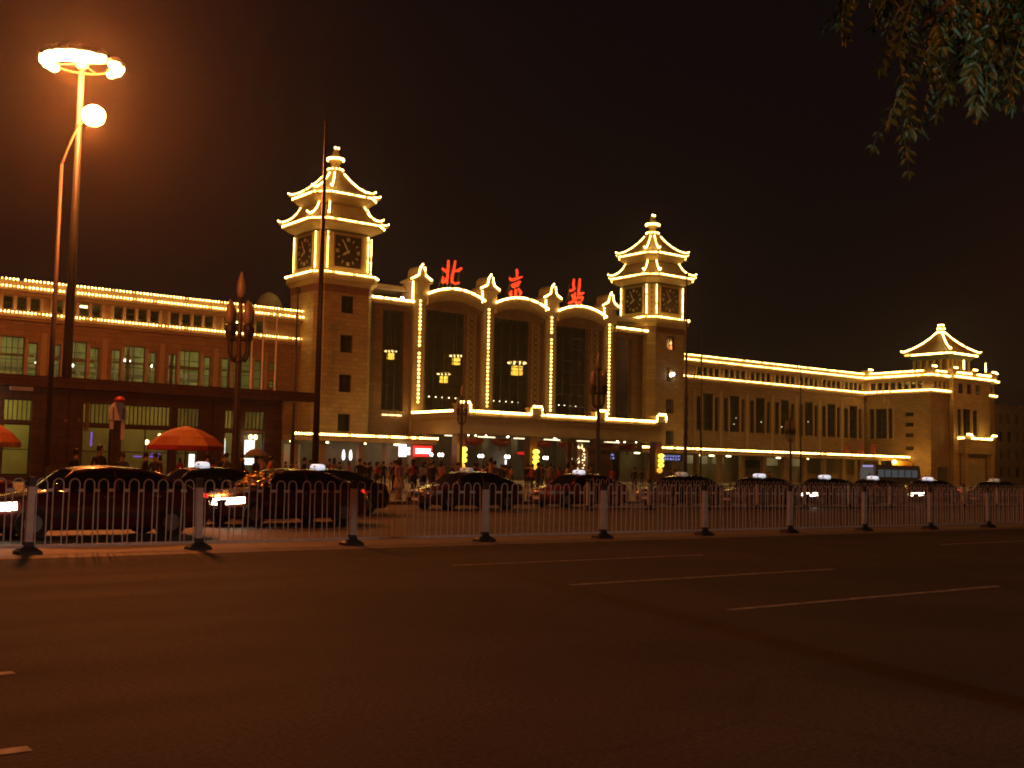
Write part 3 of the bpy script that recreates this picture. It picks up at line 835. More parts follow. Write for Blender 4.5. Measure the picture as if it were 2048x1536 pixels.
board('led_board', 'dim blue lettered board under the canopy beside the farther tower', 'sign', 118.5, 125.5, 120.0, 3.3, 4.3, M['board'], 2, 10, textmat=M['blue_led'], seed=4)
obj('display_wall', MB().box(108.2, 115.2, 127.6, 127.9, 4.1, 5.9), M['in_beige'], porch)

# street-level globe lamps before the porch
for i, (x, lab) in enumerate(((75.0, 'before the shop arcade, single globe'), (76.1, 'before the shop arcade, nearest to the porch'), (82.0, 'just right of the left porch column'), (86.05, 'left of the red lettering'), (92.2, 'just right of the second porch column'), (96.5, 'beside the glass booth'))):
    t = thing('globe_lamp', 'white twin-globe plaza lamp ' + lab if i else 'white globe plaza lamp ' + lab, 'street lamp', (x, 112, .12), 'white globe lamps on the plaza')
    obj('pole', MB().cyl((x,112,.12),(x,112,2.9),.06,.045,8).lathe((x,112,0),[(.2,.12),(.2,.3),(.08,.5)],8), M['steel'], t)
    mb = MB(); mb.ball((x-.22,112,3.12),.18,10,6,1.15)
    if i: mb.ball((x+.22,112,3.12),.18,10,6,1.15)
    obj('globe', mb, M['white_lamp'], t, smooth=True)
    obj('arm', MB().bar((x-.3,112,2.88),(x+.3,112,2.88),.06), M['steel'], t)

# glass booth and red post group at the right of the porch
bt = thing('pavilion_booth', 'dark brown booth with flat roof in front of the last porch bay', 'booth', (99, 110, .12))
obj('body', MB().box(97.6, 101.6, 110, 112.4, .12, 4.3), M['brick'], bt)
obj('roof', MB().box(96.9, 102.6, 109.5, 112.9, 4.3, 4.6), M['dentil'], bt)
obj('door', MB().box(98.0, 99.4, 109.93, 109.998, .12, 2.6), M['frame'], bt)
tw = thing('tinsel_tree', 'slim column wrapped in sparkling bulbs beside the brown booth', 'decoration', (94.6, 108, .12))
obj('trunk', MB().cyl((94.6,108,.12),(94.6,108,4.9),.16,.08,8), M['redpaint'], tw)
mb = MB()
for k in range(46):
    z = .8 + 4.2*random.random(); r = .15+.38*math.sin(PI*min(1,(z-.5)/4.8)); a = random.random()*2*PI
    mb.ico((94.6+r*math.cos(a), 108+r*math.sin(a), z), random.uniform(.04,.10), 1)
obj('bulb', mb, emit('tinsel_bulb', (1,.72,.3), 4), tw, kind='stuff')
for i, x in enumerate((92.4, 93.3)):
    t = thing('banner_post', 'red painted banner post ' + ('left' if i == 0 else 'right') + ' of the pair beside the sparkling column', 'post', (x, 108, .12), 'red banner posts before the porch')
    obj('pole', MB().cyl((x,108,.12),(x,108,5.2),.09,n=8), M['redpaint'], t)
    obj('banner', MB().box(x+.1, x+.75, 107.97, 108.03, 1.6, 5.0), M['redpaint'], t)

# ------------------------------------------------------------------ wings
def wing(xa, xb, bay0, nb, label, lit, sgn):
    t = thing('station_wing', label, 'station wing', ((xa+xb)/2, YT, .12), 'long wings of the station')
    YW = 131.45; T = ax('y', YW); mb = MB(); holes = []; wins = []
    for i in range(nb):
        x = bay0 + 6.72*i
        for a, b, z1 in ((0, 1.05, 14.45), (1.4, 3.9, 15.0), (4.25, 5.3, 14.45)):
            holes.append((x+a, x+b, 8.8, z1)); wins.append((x+a, x+b, 8.8, z1, 1))
        for k in range(4):
            a = x + k*1.42; holes.append((a, a+1.04, 17.98, 19.4)); wins.append((a, a+1.04, 17.98, 19.4, 0))
    side = xb-4.0 if sgn < 0 else xa+3.5                # column of small square windows beside the tower
    for z in (13.4, 11.2, 9.0, 6.9):
        holes.append((side, side+1.1, z, z+.9)); wins.append((side, side+1.1, z, z+.9, 2))
    holed(mb, T, xa, xb, .12, 20.0, .45, holes)
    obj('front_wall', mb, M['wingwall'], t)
    for u0, u1, z0, z1, big in wins:
        if big == 1: window(t, T, u0, u1, z0, z1, .28, 2 if u1-u0 > 2 else 1, 5, pn='pane')
        else: window(t, T, u0, u1, z0, z1, .2, 1 if big == 0 else 2, 2, pn='pane')
    mb = MB()                                                               # slim stone mullion strips and bay pilasters
    for i in range(nb):
        x = bay0 + 6.72*i
        for a in (1.08, 3.93): mb.box(x+a, x+a+.3, YW-.14, YW-.003, 8.5, 14.8)
        for a in (-.85, 5.6): mb.box(x+a, x+a+.3, YW-.1, YW-.003, 5.6, 15.6)
        for k in range(5): mb.box(x-.36+k*1.42, x-.03+k*1.42, YW-.12, YW-.003, 17.95, 19.45)
    pieces('mullion_strip', mb, M['framel'], t)
    mb = MB(); mb.box(xa, xb, YW-.55, YW-.003, 17.1, 17.5); mb.box(xa, xb, YW-.35, YW-.003, 16.8, 17.097)
    mb.box(xa, xb, YW-.4, YW-.003, 19.6, 19.95); mb.box(xa, xb, YW-.75, YW+.6, 19.953, 20.3)
    obj('cornice', mb, M['cornice'], t)
    obj('parapet', MB().box(xa, xb, YW-.45, YW+.2, 20.303, 21.1), M['cornice'], t)
    y0, y1 = YW+.46, YW+9
    mb = MB(); mb.box(xa+.1, xb-.1, y1, y1+.3, .2, 19.9); mb.box(xa+.1, xb-.1, y0, y1, 7.4, 7.7); mb.box(xa+.1, xb-.1, y0, y1, 16.2, 16.5); mb.box(xa+.1, xb-.1, y0, y1, 19.55, 19.9); mb.box(xa, xa+.15, y0, y1, .2, 19.9); mb.box(xb-.15, xb, y0, y1, .2, 19.9)
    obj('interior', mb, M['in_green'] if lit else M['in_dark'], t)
    obj('flat_roof', MB().box(xa, xb, YW+.61, YW+9.3, 20.0, 20.25), M['stone_plain'], t)
    if lit:
        mb = MB(); mb2 = MB(); mb3 = MB()
        for i in range(nb):
            x = bay0 + 6.72*i
            for q in range(2):
                xx = x + 3.0 + q*3.6 + random.uniform(-.4,.4); yy = YW + 4.3 + random.uniform(-1,1); zz = random.choice((13.2, 12.6, 10.6, 13.6))
                mb.ball((xx,yy,zz),.26,8,5,.8); mb.ball((xx+.5,yy,zz),.24,8,5,.8); mb2.cyl((xx+.2,yy,zz+.3),(xx+.2,yy,16.2),.03,n=5); mb2.box(xx-.1,xx+.6,yy-.03,yy+.03,zz+.25,zz+.3)
            mb3.box(x+1.5, x+6.5, YW+2.2, YW+2.5, 16.05, 16.18); mb3.box(x+1.5, x+6.5, YW+5.5, YW+5.8, 16.05, 16.18)
            if lit > 1 and i % 3 == 1: mb3.box(x+2, x+5, YW+3, YW+3.3, 19.35, 19.5)
        pieces('hanging_globe', mb, M['white_lamp'], t, smooth=True); obj('hanger', mb2, M['frame'], t)
        obj('ceiling_strip', mb3, M['tube_lamp'], t)
        mb = MB(); mb4 = MB()
        for i in range(nb):
            x = bay0 + 6.72*i
            for k in range(3): mb.box(x+1+2.2*k, x+1.25+2.2*k, YW+8.6, YW+8.98, 7.7, 16.2)
            mb.box(x-.5, x+6.2, YW+8.7, YW+8.97, 12.3, 12.9); mb4.box(x-.9, x+5.6, YW+2.6, YW+2.9, 12.9+.2*(i%2), 13.35); mb4.box(x-.9, x+5.6, YW+2.0, YW+2.5, 7.7, 9.35+.25*(i%3)); mb4.box(x+1.2+.7*(i%3), x+1.6+.7*(i%3), YW+2.6, YW+2.9, 7.7, 16.2)
        pieces('interior_pilaster', mb, M['in_beige'], t); pieces('interior_beam', mb4, M['in_dark'], t)
    bulbs('light_string', t, [[(xa+.1,YW-.5,21.22),(xb-.1,YW-.5,21.22)]], .40, .10)
    bulbs('light_string', t, [[(xa+.1,YW-.85,20.4),(xb-.1,YW-.85,20.4)]], .40, .10)
    bulbs('light_string', t, [[(xa+.1,YW-.65,17.62),(xb-.1,YW-.65,17.62)]], .40, .10)
    return t
XLa = 10.0
lw = wing(XLa, XS-29.24-4.23, 9.71, 8, 'nearer station wing with green-lit tall windows behind the low annexe', 2, -1)
rw = wing(XS+29.24+4.23, 187.35, 140.75, 7, 'farther station wing with dark tall windows beyond the farther tower', 0, 1)
# a few dim lamps glimpsed inside the farther wing
mb = MB()
for i in range(7):
    x = 143.2 + 6.72*i
    for q in range(2): mb.ico((x+random.uniform(0,3.5), 137+random.uniform(-1,1), random.uniform(9.6,12.6)), .13, .8)
obj('interior_lamp', mb, emit('dim_far_lamp', (1,.9,.55), 1.6), rw, kind='stuff')
# pale dome on the roof of the nearer wing
dm = thing('roof_dome', 'pale round dome on the roof of the nearer wing, behind the lamp buds', 'dome', (66.0, 138.5, 20.3))
M['dome'] = mat('dome_sheet', (.20,.18,.14), .6, var=.15, scale=2)
obj('dome_shell', MB().lathe((66.0,138.5,0),[(1.7,20.26),(1.9,21.5),(1.7,22.9),(1.1,23.9),(.3,24.35)],14), M['dome'], dm, smooth=True)
obj('base', MB().box(64.2,67.6,136.7,140.3,20.26,21.2), M['stone_plain'], dm)

# ------------------------------------------------------------------ shop arcades at the foot of the front
def arcade(xa, xb, label, col_x, lit):
    t = thing('shop_arcade', label, 'arcade', ((xa+xb)/2, 124, .12), 'arcades at the foot of the station')
    mb = MB(); mb.box(xa, xb, 122.0, 127.0, 4.55, 5.12); mb.box(xa-.1, xb+.1, 121.85, 122.6, 5.123, 5.2)
    obj('canopy', mb, M['cornice'], t)
    bulbs('light_string', t, [[(xa+.1,121.8,5.32),(xb-.1,121.8,5.32)]], .38, .125)
    for x in col_x: obj('column', MB().box(x-.35, x+.35, 122.6, 123.3, .12, 4.547), M['stone_plain'], t)
    obj('back_wall', MB().box(xa, xb, 126.7, 126.98, .12, 4.547), M['in_beige'], t)
    mb = MB()
    for x0, x1 in lit: mb.box(x0, x1, 124.6, 124.75, 4.35, 4.5)
    pieces('tube_light', mb, M['tube_lamp'], t)
    return t
ar = arcade(61.6, 82.3, 'nearer shop arcade with bulb-edged canopy before the nearer tower', (62.5, 66.2, 71.5, 75.2, 79.0), ((62.8,63.8),(67,68),(72.5,73.3),(77.5,78.6)))
for k, (x0, x1, z0, z1) in enumerate(((63.0,65.2,.2,4.1),(67.0,70.9,.2,3.6),(72.2,74.8,.2,3.4),(79.4,81.7,.2,3.8))):
    obj('shopfront', MB().box(x0, x1, 126.55, 126.69, z0, z1), M['stone_plain'] if k else M['white_panel'], ar)
fa = arcade(118.9, 194.3, 'farther shop arcade with bulb-edged canopy from the farther tower to the corner pavilion', tuple(121+5.3*k for k in range(14)), ((120,121),(133.5,134.5),(136.5,137.5),(140.5,141.5),(153,154),(160.5,161.5)))
for k, (x0, x1) in enumerate(((132.8,134.9),(136.2,138.0),(139.3,141.9),(152.6,155.6),(159.4,162.5))):
    obj('shopfront', MB().box(x0, x1, 126.5, 126.69, 3.1, 4.4), M['white_panel'], fa)
obj('shopfront', MB().box(145.8, 150.6, 125.5, 126.69, .12, 3.9), M['frame'], fa)
t = board('light_box', 'tall plain white light box beside the red shop sign', 'sign', 76.35, 77.4, 121.6, 2.9, 4.45, M['white_box'])
t = board('light_box', 'narrow white light box between the white box and the red sign', 'sign', 77.8, 78.2, 122.0, 3.15, 4.1, M['white_box'], 1, 1, textmat=M['red_letter'], seed=6)
t = thing('shop_sign', 'red-framed shop sign with white lit letters under the nearer canopy', 'sign', (80, 121.6, 2.9))
obj('housing', MB().box(78.55, 81.3, 121.6, 121.8, 2.95, 4.35), M['red_box'], t)
mb = MB(); rs = random.Random(11)
for k in range(6):
    x = 78.75 + k*.4
    mb.box(x, x+.3, 121.55, 121.597, 3.35, 3.5); mb.box(x, x+.3, 121.55, 121.597, 3.85, 3.98); mb.box(x+.1*rs.random(), x+.12+.1*rs.random(), 121.53, 121.549, 3.35, 3.98); mb.box(x+.05, x+.25, 121.55, 121.597, 3.6, 3.72)
obj('lettering', mb, emit('white_letter', (1,1,.95), 2.6), t, kind='stuff')
for k, x in enumerate((69.9, 70.9)):
    t = thing('doorway_lamp', 'slim white lamp ' + ('left' if k == 0 else 'right') + ' of the doorway below the nearer tower', 'lamp', (x, 124.2, .12), 'slim lamps by the tower doorway')
    obj('pole', MB().cyl((x,124.2,.12),(x,124.2,2.3),.05,n=6), M['steel'], t)
    obj('lamp_shade', MB().lathe((x,124.2,0),[(.08,2.3),(.2,2.6),(.18,3.2),(.05,3.6)],8), M['white_box'], t)

# red standing letters on the farther canopy
for k, (x, strokes) in enumerate(((169.0, ((-.7,1,.7,1),(0,.2,0,1.9),(-.6,1.5,.6,1.5),(-.6,.5,.6,.5),(-.6,.1,-.6,.7),(.6,.1,.6,.7))), (173.0, ((-.8,1.7,.8,1.7),(-.6,1.2,.6,1.2),(-.8,.8,.8,.8),(0,0,0,1.0),(-.6,.5,-.9,.1),(.6,.5,.9,.1))), (176.8, ((-.8,1.8,.8,1.8),(-.7,0,-.6,1.8),(-.3,1.2,.7,1.2),(.3,0,.3,1.2))))):
    t = thing('canopy_character', ('first', 'second', 'third')[k] + ' of three dull red characters standing on the farther canopy', 'sign', (x, 122.0, 5.2), 'dull red characters on the farther canopy')
    mb = MB()
    for a_, b_, c_, d_ in strokes: mb.bar((x+a_, 122.1, 5.55+b_), (x+c_, 122.1, 5.55+d_), .17)
    obj('stroke', mb, M['red_letter'], t)
    obj('support_frame', MB().bar((x-.6,122.3,5.2),(x-.6,122.3,7.2),.05).bar((x+.6,122.3,5.2),(x+.6,122.3,7.2),.05), M['steel'], t)
t = thing('notice_board', 'long yellow board lit by a lamp under the end of the farther canopy', 'sign', (185.5, 121, 3.4))
obj('panel', MB().box(181.2, 189.9, 121.2, 121.35, 3.5, 4.54), M['yellowboard'], t)
t2 = thing('wall_lamp', 'bright yellow lamp at the left end of the yellow board', 'lamp', (180.4, 120.3, 4.0))
obj('lens', MB().ball((180.4,120.3,4.3),.38,10,6), emit('yellow_flood', (1,.55,.08), 20), t2, smooth=True)
obj('bracket', MB().bar((180.4,120.3,4.6),(180.4,121.9,4.7),.08), M['steel'], t2)
ld = bpy.data.lights.new('wall_lamp_light', 'POINT'); ld.energy = 650; ld.color = (1,.5,.07); ld.shadow_soft_size = .3
lo = bpy.data.objects.new('wall_lamp_light', ld); COL.objects.link(lo); lo.parent = t2; lo.location = (1.6, -.8, .3)

# ------------------------------------------------------------------ corner pavilion
pv = thing('corner_pavilion', 'projecting corner block of the station with a hipped kiosk roof outlined in bulbs', 'pavilion', (199.5, 122, .12))
XC, YC = 187.4, 117.4
TX = ax('x', XC); mb = MB(); holes = []; wins = []
for a, b in ((125.25,126.2),(126.55,129.0),(129.35,130.3)): holes.append((a,b,8.8,14.45)); wins.append((a,b,8.8,14.45,TX,2))
for z in (12.9, 11.0, 9.05, 6.6): holes.append((120.9,122.6,z,z+.75)); wins.append((120.9,122.6,z,z+.75,TX,1))
for k in range(8): holes.append((119.0+1.42*k, 120.0+1.42*k, 17.98, 19.4)); wins.append((119.0+1.42*k, 120.0+1.42*k, 17.98, 19.4, TX, 1))
holed(mb, TX, YC+.45, 131.4, .12, 20.0, .45, holes)
obj('side_wall', mb, M['wingwall'], pv)
TY = ax('y', YC); mb = MB(); holes = []
for a in (188.6, 190.1, 191.6, 206.6, 208.0): holes.append((a,a+.95,17.98,19.4)); wins.append((a,a+.95,17.98,19.4,TY,1))
holed(mb, TY, XC, 193.3, .12, 20.0, .45, [h for h in holes if h[0] < 193]); obj('front_wall', mb, M['wingwall'], pv); mb = MB(); holed(mb, TY, 205.9, 209.4, .12, 20.0, .45, [h for h in holes if h[0] > 205])
obj('front_wall', mb, M['wingwall'], pv)
YB = 116.4; TB = ax('y', YB); mb = MB(); holes = []
for a, b, z0, z1 in ((194.4,195.9,8.9,14.5),(196.5,199.2,8.9,14.6),(199.9,201.6,8.9,14.5),(195.0,196.6,17.4,19.3),(198.0,199.6,17.4,19.3),(201.0,202.6,17.4,19.3)): holes.append((a,b,z0,z1)); wins.append((a,b,z0,z1,TB,2))
holed(mb, TB, 193.3, 205.9, .12, 20.0, .9, holes)
obj('bay_wall', mb, M['stone'], pv)
for u0, u1, z0, z1, T_, c in wins: window(pv, T_, u0, u1, z0, z1, .25, c if u1-u0 > 1.4 else 1, 5 if z1-z0 > 3 else 2, pn='pane_dark')
mb = MB()
for a in (194.2, 196.1, 199.4, 201.8): mb.box(a-.05, a+.2, YB-.14, YB-.003, 8.6, 15)
for a in (125.05, 126.25, 129.05, 130.4): mb.box(XC-.14, XC-.003, a-.05, a+.2, 8.6, 14.9)
for k in range(9): mb.box(XC-.12, XC-.003, 118.64+1.42*k, 118.94+1.42*k, 17.95, 19.45)
pieces('mullion_strip', mb, M['framel'], pv)
mb = MB()
mb.box(XC-.55, XC-.003, YC-.55, 131.0, 17.1, 17.5); mb.box(XC-.003, 193.3, YC-.55, YC-.003, 17.1, 17.5); mb.box(205.9, 209.5, YC-.55, YC-.003, 17.1, 17.5)
mb.box(XC-.75, XC-.003, YC-.75, 130.7, 19.95, 20.3); mb.box(XC, 192.6, YC-.75, YC-.003, 19.95, 20.3); mb.box(206.6, 209.7, YC-.75, YC-.003, 19.95, 20.3); mb.box(192.6, 206.6, YB-.75, YB-.003, 19.95, 20.3)
obj('cornice', mb, M['cornice'], pv)
mb = MB()
mb.box(XC-.45, XC+.2, YC-.45, 131.0, 20.303, 21.1); mb.box(XC+.2, 192.6, YC-.45, YC+.2, 20.303, 21.1); mb.box(192.6, 206.6, YB-.45, YB+.2, 20.303, 21.1); mb.box(206.6, 209.6, YC-.45, YC+.2, 20.303, 21.1)
obj('parapet', mb, M['cornice'], pv)
mb = MB()
posts = ((XC-.1, 130.8), (XC+.2, YC+.1), (192.9, YB+.1), (199.6, YB+.1), (206.3, YB+.1), (208.7, YC+.1))
for x, y in posts: mb.box(x-.75, x+.75, y-.75, y+.75, 21.103, 21.75); mb.box(x-.85, x+.85, y-.85, y+.85, 21.75, 21.88)
pieces('parapet_post', mb, M['cornice'], pv)
mb = MB(); mb.box(188, 209.2, 126, 126.3, .2, 19.9); mb.box(188, 209.2, 118.4, 126, 19.6, 19.9); mb.box(209.1, 209.4, 117.9, 131, .2, 19.9); mb.box(188, 209.2, 118.4, 126, 7.5, 7.8)
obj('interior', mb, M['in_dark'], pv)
obj('flat_roof', MB().box(188.0, 209.2, 117.6, 138, 20.0, 20.25), M['stone_plain'], pv)
bulbs('light_string', pv, [[(XC-.5,118.4,21.22),(XC-.5,130.0,21.22)], [(XC+1.1,YC-.5,21.22),(192.0,YC-.5,21.22)], [(193.8,YB-.5,21.22),(198.7,YB-.5,21.22)], [(200.5,YB-.5,21.22),(205.4,YB-.5,21.22)], [(207.2,YC-.5,21.22),(207.8,YC-.5,21.22)]], .36, .13)
bulbs('light_string', pv, [[(XC-.85,YC-.8,20.4),(XC-.85,130.6,20.4)], [(XC-.8,YC-.85,20.4),(192.5,YC-.85,20.4)], [(192.6,YB-.85,20.4),(206.6,YB-.85,20.4)], [(206.7,YC-.85,20.4),(209.6,YC-.85,20.4)]], .36, .13)
bulbs('light_string', pv, [[(XC-.65,YC-.6,17.62),(XC-.65,130.8,17.62)], [(XC-.6,YC-.65,17.62),(193.2,YC-.65,17.62)], [(206,YC-.65,17.62),(209.2,YC-.65,17.62)]], .36, .13)
bulbs('light_string', pv, [[(x-.6,y-.9,22.0),(x+.6,y-.9,22.0)] for x, y in posts], .3, .13)
# kiosk with hipped roof on top
kx, ky = 199.5, 122.6
def sq(a, z): return [(kx-a,ky-a,z),(kx+a,ky-a,z),(kx+a,ky+a,z),(kx-a,ky+a,z)]
obj('kiosk_base', MB().loft([sq(3.9,20.2), sq(3.9,22.0)]), M['trim'], pv)
mb = MB()
for i in range(4):
    for k in range(5):
        o = sq(3.55, 22.0); p = Vector(o[i]).lerp(Vector(o[(i+1) % 4]), k/5)
        mb.box(p.x-.2, p.x+.2, p.y-.2, p.y+.2, 22.0, 24.2)
pieces('kiosk_column', mb, M['trim'], pv)
obj('kiosk_core', MB().loft([sq(3.0,22.0), sq(3.0,24.2)]), M['dentil'], pv)
obj('eave_bracket', MB().loft([sq(3.75,24.1), sq(4.1,24.45), sq(4.7,24.9)]), M['painted'], pv)
obj('eave_fascia', MB().loft([sq(4.85,24.9), sq(4.85,25.25)]), M['cornice'], pv)
prof = [(.55,29.3),(1.3,28.3),(2.4,27.15),(3.6,26.2),(4.95,25.4)]
rf = obj('roof', MB().loft([sq(a,z) for a, z in prof], caps=False), M['tile'], pv)
mb = MB()
for i in range(4):
    for k in range(14):
        f = (k+.5)/14; mb.tube([Vector(sq(a,z)[i]).lerp(Vector(sq(a,z)[(i+1) % 4]), f)+Vector((0,0,.03)) for a, z in prof], .08, 4)
obj('tile_rib', mb, M['tile'], rf, kind='stuff')
mb = MB(); st = []
for i in range(4):
    pts = [Vector(sq(a,z)[i]) + Vector((0,0,.1)) for a, z in prof]; tip = pts[-1] + (pts[-1]-pts[-2]).normalized()*.5; tip.z = pts[-1].z+.12; pts.append(tip)
    mb.tube(pts, .17, 6); st.append([p+Vector((0,0,.3)) for p in pts])
pieces('ridge', mb, M['ridge'], rf)
obj('finial', MB().lathe((kx,ky,0),[(.6,29.2),(.7,29.6),(.45,29.9),(.65,30.3),(.4,30.6),(.5,31.0),(.15,31.4)],12), M['ridge'], pv)
bulbs('light_string', pv, st, .33, .14)
e_ = sq(4.9, 25.1)
bulbs('light_string', pv, [[Vector(e_[i]).lerp(Vector(e_[(i+1)%4]),.03), Vector(e_[i]).lerp(Vector(e_[(i+1)%4]),.97)] for i in range(4)], .33, .14)
bulbs('light_string', pv, [[(kx+r*math.cos(2*PI*k/10), ky+r*math.sin(2*PI*k/10), z) for k in range(11)] for r, z in ((.75,29.7),(.7,30.4),(.5,31.1))], .35, .13)
bulbs('light_string', pv, [[(195.6,115.6,22.0),(195.6,115.6,23.4)], [(203.2,115.6,22.0),(203.2,115.6,23.4)]], .3, .14)
mb = MB(); mb.box(194.9, 205.2, 115.0, 116.4, 6.2, 8.7); mb.box(194.7, 205.4, 114.8, 116.4, 8.703, 8.95)
for x in (195.6, 204.5): mb.box(x-.8, x+.8, 114.9, 116.3, 8.953, 9.6)
obj('porch_head', mb, M['stone'], pv)
mb = MB()
for x in (195.6, 204.5): mb.box(x-.5, x+.5, 115.1, 116.1, .12, 6.197)
pieces('porch_pier', mb, M['stone'], pv)
obj('shutter', MB().box(198.0, 203.6, 116.2, 116.38, .12, 4.3), M['in_beige'], pv)
obj('door', MB().box(189.6, 192.4, 117.2, 117.38, .12, 3.6), M['frame'], pv)
bulbs('light_string', pv, [[(195.0,114.7,9.75),(196.4,114.7,9.75)], [(196.7,114.75,9.6),(196.75,114.75,9.05)], [(196.9,114.75,9.05),(203.4,114.75,9.05)], [(203.6,114.75,9.05),(203.65,114.75,9.6)], [(203.9,114.7,9.75),(205.2,114.7,9.75)], [(194.7,115.2,9.05),(194.7,116.3,9.05)]], .3, .14)

# ------------------------------------------------------------------ low annexe on the left
an = thing('annexe_building', 'low flat-roofed brown annexe with lit shop windows in front of the nearer wing', 'building', (26, 80, .12))
XA, XB_, YA, YW = -6.0, 41.3, 78.0, 81.0
mb = MB(); mb.box(XA, XB_, YA, YW+5.0, 6.45, 6.95); mb.box(XA-.1, XB_+.1, YA-.12, YA+.4, 6.953, 7.06)
obj('canopy_roof', mb, M['redpaint'], an)
obj('fascia', MB().box(XA-.05, XB_+.05, YA-.1, YA-.003, 6.35, 6.95), M['brick'], an)
T = ax('y', YW); mb = MB(); wins = []
def xa(px): return 21.4 + (px-106)*.0377      # facade positions measured along the annexe wall
spans = [(8.0,11.8),(12.6,16.0),(17.3,18.95),(19.5,21.35),(22.2,24.6),(27.2,28.25),(28.75,32.1),(32.55,33.75),(36.1,37.0)]
spans = [(-3,2.5),(3.3,8.6),(9.6,14.6),(16.1,19.0),(19.7,21.5),(24.9,26.9),(27.6,31.2),(31.7,33.4),(35.4,36.6),(37.0,38.6)]
for a, b in spans:
    wins.append((a, b, .5, 3.95)); wins.append((a, b, 4.15, 5.6))
XR = 39.9
holed(mb, T, XA, XR, .12, 6.44, .35, wins)
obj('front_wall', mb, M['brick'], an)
for a, b, z0, z1 in wins:
    if z0 > 4: window(an, T, a, b, z0, z1, .2, max(3, int((b-a)/.28)), 1, pn='pane', fw_=.06)
    else: window(an, T, a, b, z0, z1, .2, max(1, int((b-a)/1.7)), 2, pn='pane', fw_=.08)
mb = MB(); mb.box(XA, XR, 85.6, 85.9, .12, 6.44); mb.box(XA, XR, 81.4, 85.6, 6.2, 6.44); mb.box(XR-.3, XR, 81.36, 85.6, .12, 6.44)
M['in_annexe'] = mat('annexe_plaster', (.50,.42,.15), .8, var=.15, scale=.8)
obj('interior', mb, M['in_annexe'], an)
pieces('interior_partition', MB().box(22.6, 22.9, 81.4, 85.6, .12, 6.2).box(14.9, 15.2, 81.4, 85.6, .12, 6.2).box(34.2, 34.5, 81.4, 85.6, .12, 6.2), M['in_beige'], an)
obj('side_wall', MB().box(XA, XR, 85.9, 86.1, .12, 6.44).box(XR+.003, XR+.2, 81, 86, .12, 6.44), M['brick'], an)
mb = MB()
for x0, x1 in ((8.5,10.5),(11.5,13.5),(16.5,19),(19.8,21.2)): mb.box(x0, x1, 82.6, 82.75, 6.0, 6.12)
pieces('tube_light', mb, emit('bright_shop_tube', (1.0,.9,.42), 42), an)
mb = MB()
for x in (25.8, 29.2, 32.4, 37.5): mb.box(x-.5, x+.5, 83.6, 83.72, 5.7, 5.8)
pieces('shop_light', mb, emit('dim_shop_light', (1,.74,.34), 20), an)
for x in (XA+.5, 8.9, 24.2, 34.6): obj('pilaster', MB().box(x-.28, x+.28, 80.7, 80.997, .12, 6.44), M['brick'], an)
mb = MB(); mb.ico((31.0,82.6,3.5),.16).ico((31.1,82.6,3.1),.2).ico((32.4,82.4,3.6),.14).ico((37.3,80.6,3.6),.18).ico((37.7,80.6,3.6),.18).ico((35.9,82.4,3.4),.16).ico((30.1,82.7,3.0),.18)
pieces('display_lamp', mb, emit('display_lamp_glow', (1,.72,.3), 5), an)
pieces('neon_tube', MB().box(29.0,29.6,82.3,82.36,1.9,1.98).box(30.2,30.9,82.3,82.36,1.9,2.0).box(30.3,31.0,82.3,82.36,2.15,2.22).box(25.9,26.0,82.3,82.36,2.6,3.6), M['violet'], an)
pieces('lit_poster', MB().box(37.4,38.3,82.0,82.1,2.2,3.4).box(37.4,38.3,82.0,82.1,1.5,2.0), M['white_box'], an)
pieces('lit_poster', MB().box(35.6,35.9,82.0,82.1,2.2,3.3).box(33.1,33.5,82.0,82.1,1.2,2.2), M['white_box'], an)
mb = MB()
for k in range(4): mb.box(23.6+.3*k, 23.8+.3*k, 80.9, 80.95, 4.2+.03*k, 4.38+.03*k)
pieces('brass_plate', mb.box(25.0,25.25,80.8,80.96,3.6,5.6), mat('brass_plate', (.55,.33,.10), .4, .5), an)
an_l = thing('canopy_light', 'white lamp tube under the annexe canopy at the frame edge', 'lamp', (17.7, 79.2, 5.4))
obj('lens', MB().box(16.5, 18.3, 79.4, 79.6, 5.55, 5.8), M['white_lamp'], an_l)
obj('bracket', MB().box(17.3, 17.5, 79.45, 79.55, 5.8, 6.449), M['steel'], an_l)
obj('awning_board', MB().box(19.2, 20.6, 77.6, 77.85, 6.0, 6.25), M['white_panel'], an)

# ------------------------------------------------------------------ far building and neon on the right
fb = thing('far_building', 'dark building at the right edge beyond the corner pavilion', 'building', (228, 124, .12))
mb = MB(); holes = []; wins = []
T = ax('y', 121.0)
for r_ in range(4):
    for k in range(9):
        x = 217.5 + 3.1*k; holes.append((x, x+1.5, 2.0+3.6*r_, 4.1+3.6*r_))
holed(mb, T, 215, 246, .12, 16.0, .4, holes)
obj('wall', mb, M['facade_far'], fb)
for h in holes: window(fb, T, *h, .2, 1, 2, pn='pane_dark')
obj('interior', MB().box(215.2,245.8,123.5,124,.2,15.8), M['in_dark'], fb)
obj('roof', MB().box(214.6, 246.4, 120.6, 135, 16.0, 16.5), M['facade_far'], fb)
obj('side_wall', MB().box(215, 215.4, 121.4, 135, .12, 16.0), M['facade_far'], fb)
t = thing('neon_sign', 'red neon rooftop sign far off at the right edge', 'sign', (250, 134, 12))
mb = MB(); mb.bar((247.5,134,16.2),(250,134,18.0),.5).bar((250,134,18.0),(253,134,16.4),.5).bar((247.2,134,15.6),(253,134,15.6),.5).bar((248.4,134,14.0),(253,134,14.0),.3).bar((249,134,16.6),(252,134,16.8),.4)
obj('tube', mb, emit('dim_red_neon', (1,.03,.05), .45), t)
obj('frame', MB().bar((248,134.4,.12),(248,134.4,16),.4).bar((252,134.4,.12),(252,134.4,16),.4), M['steel'], t)

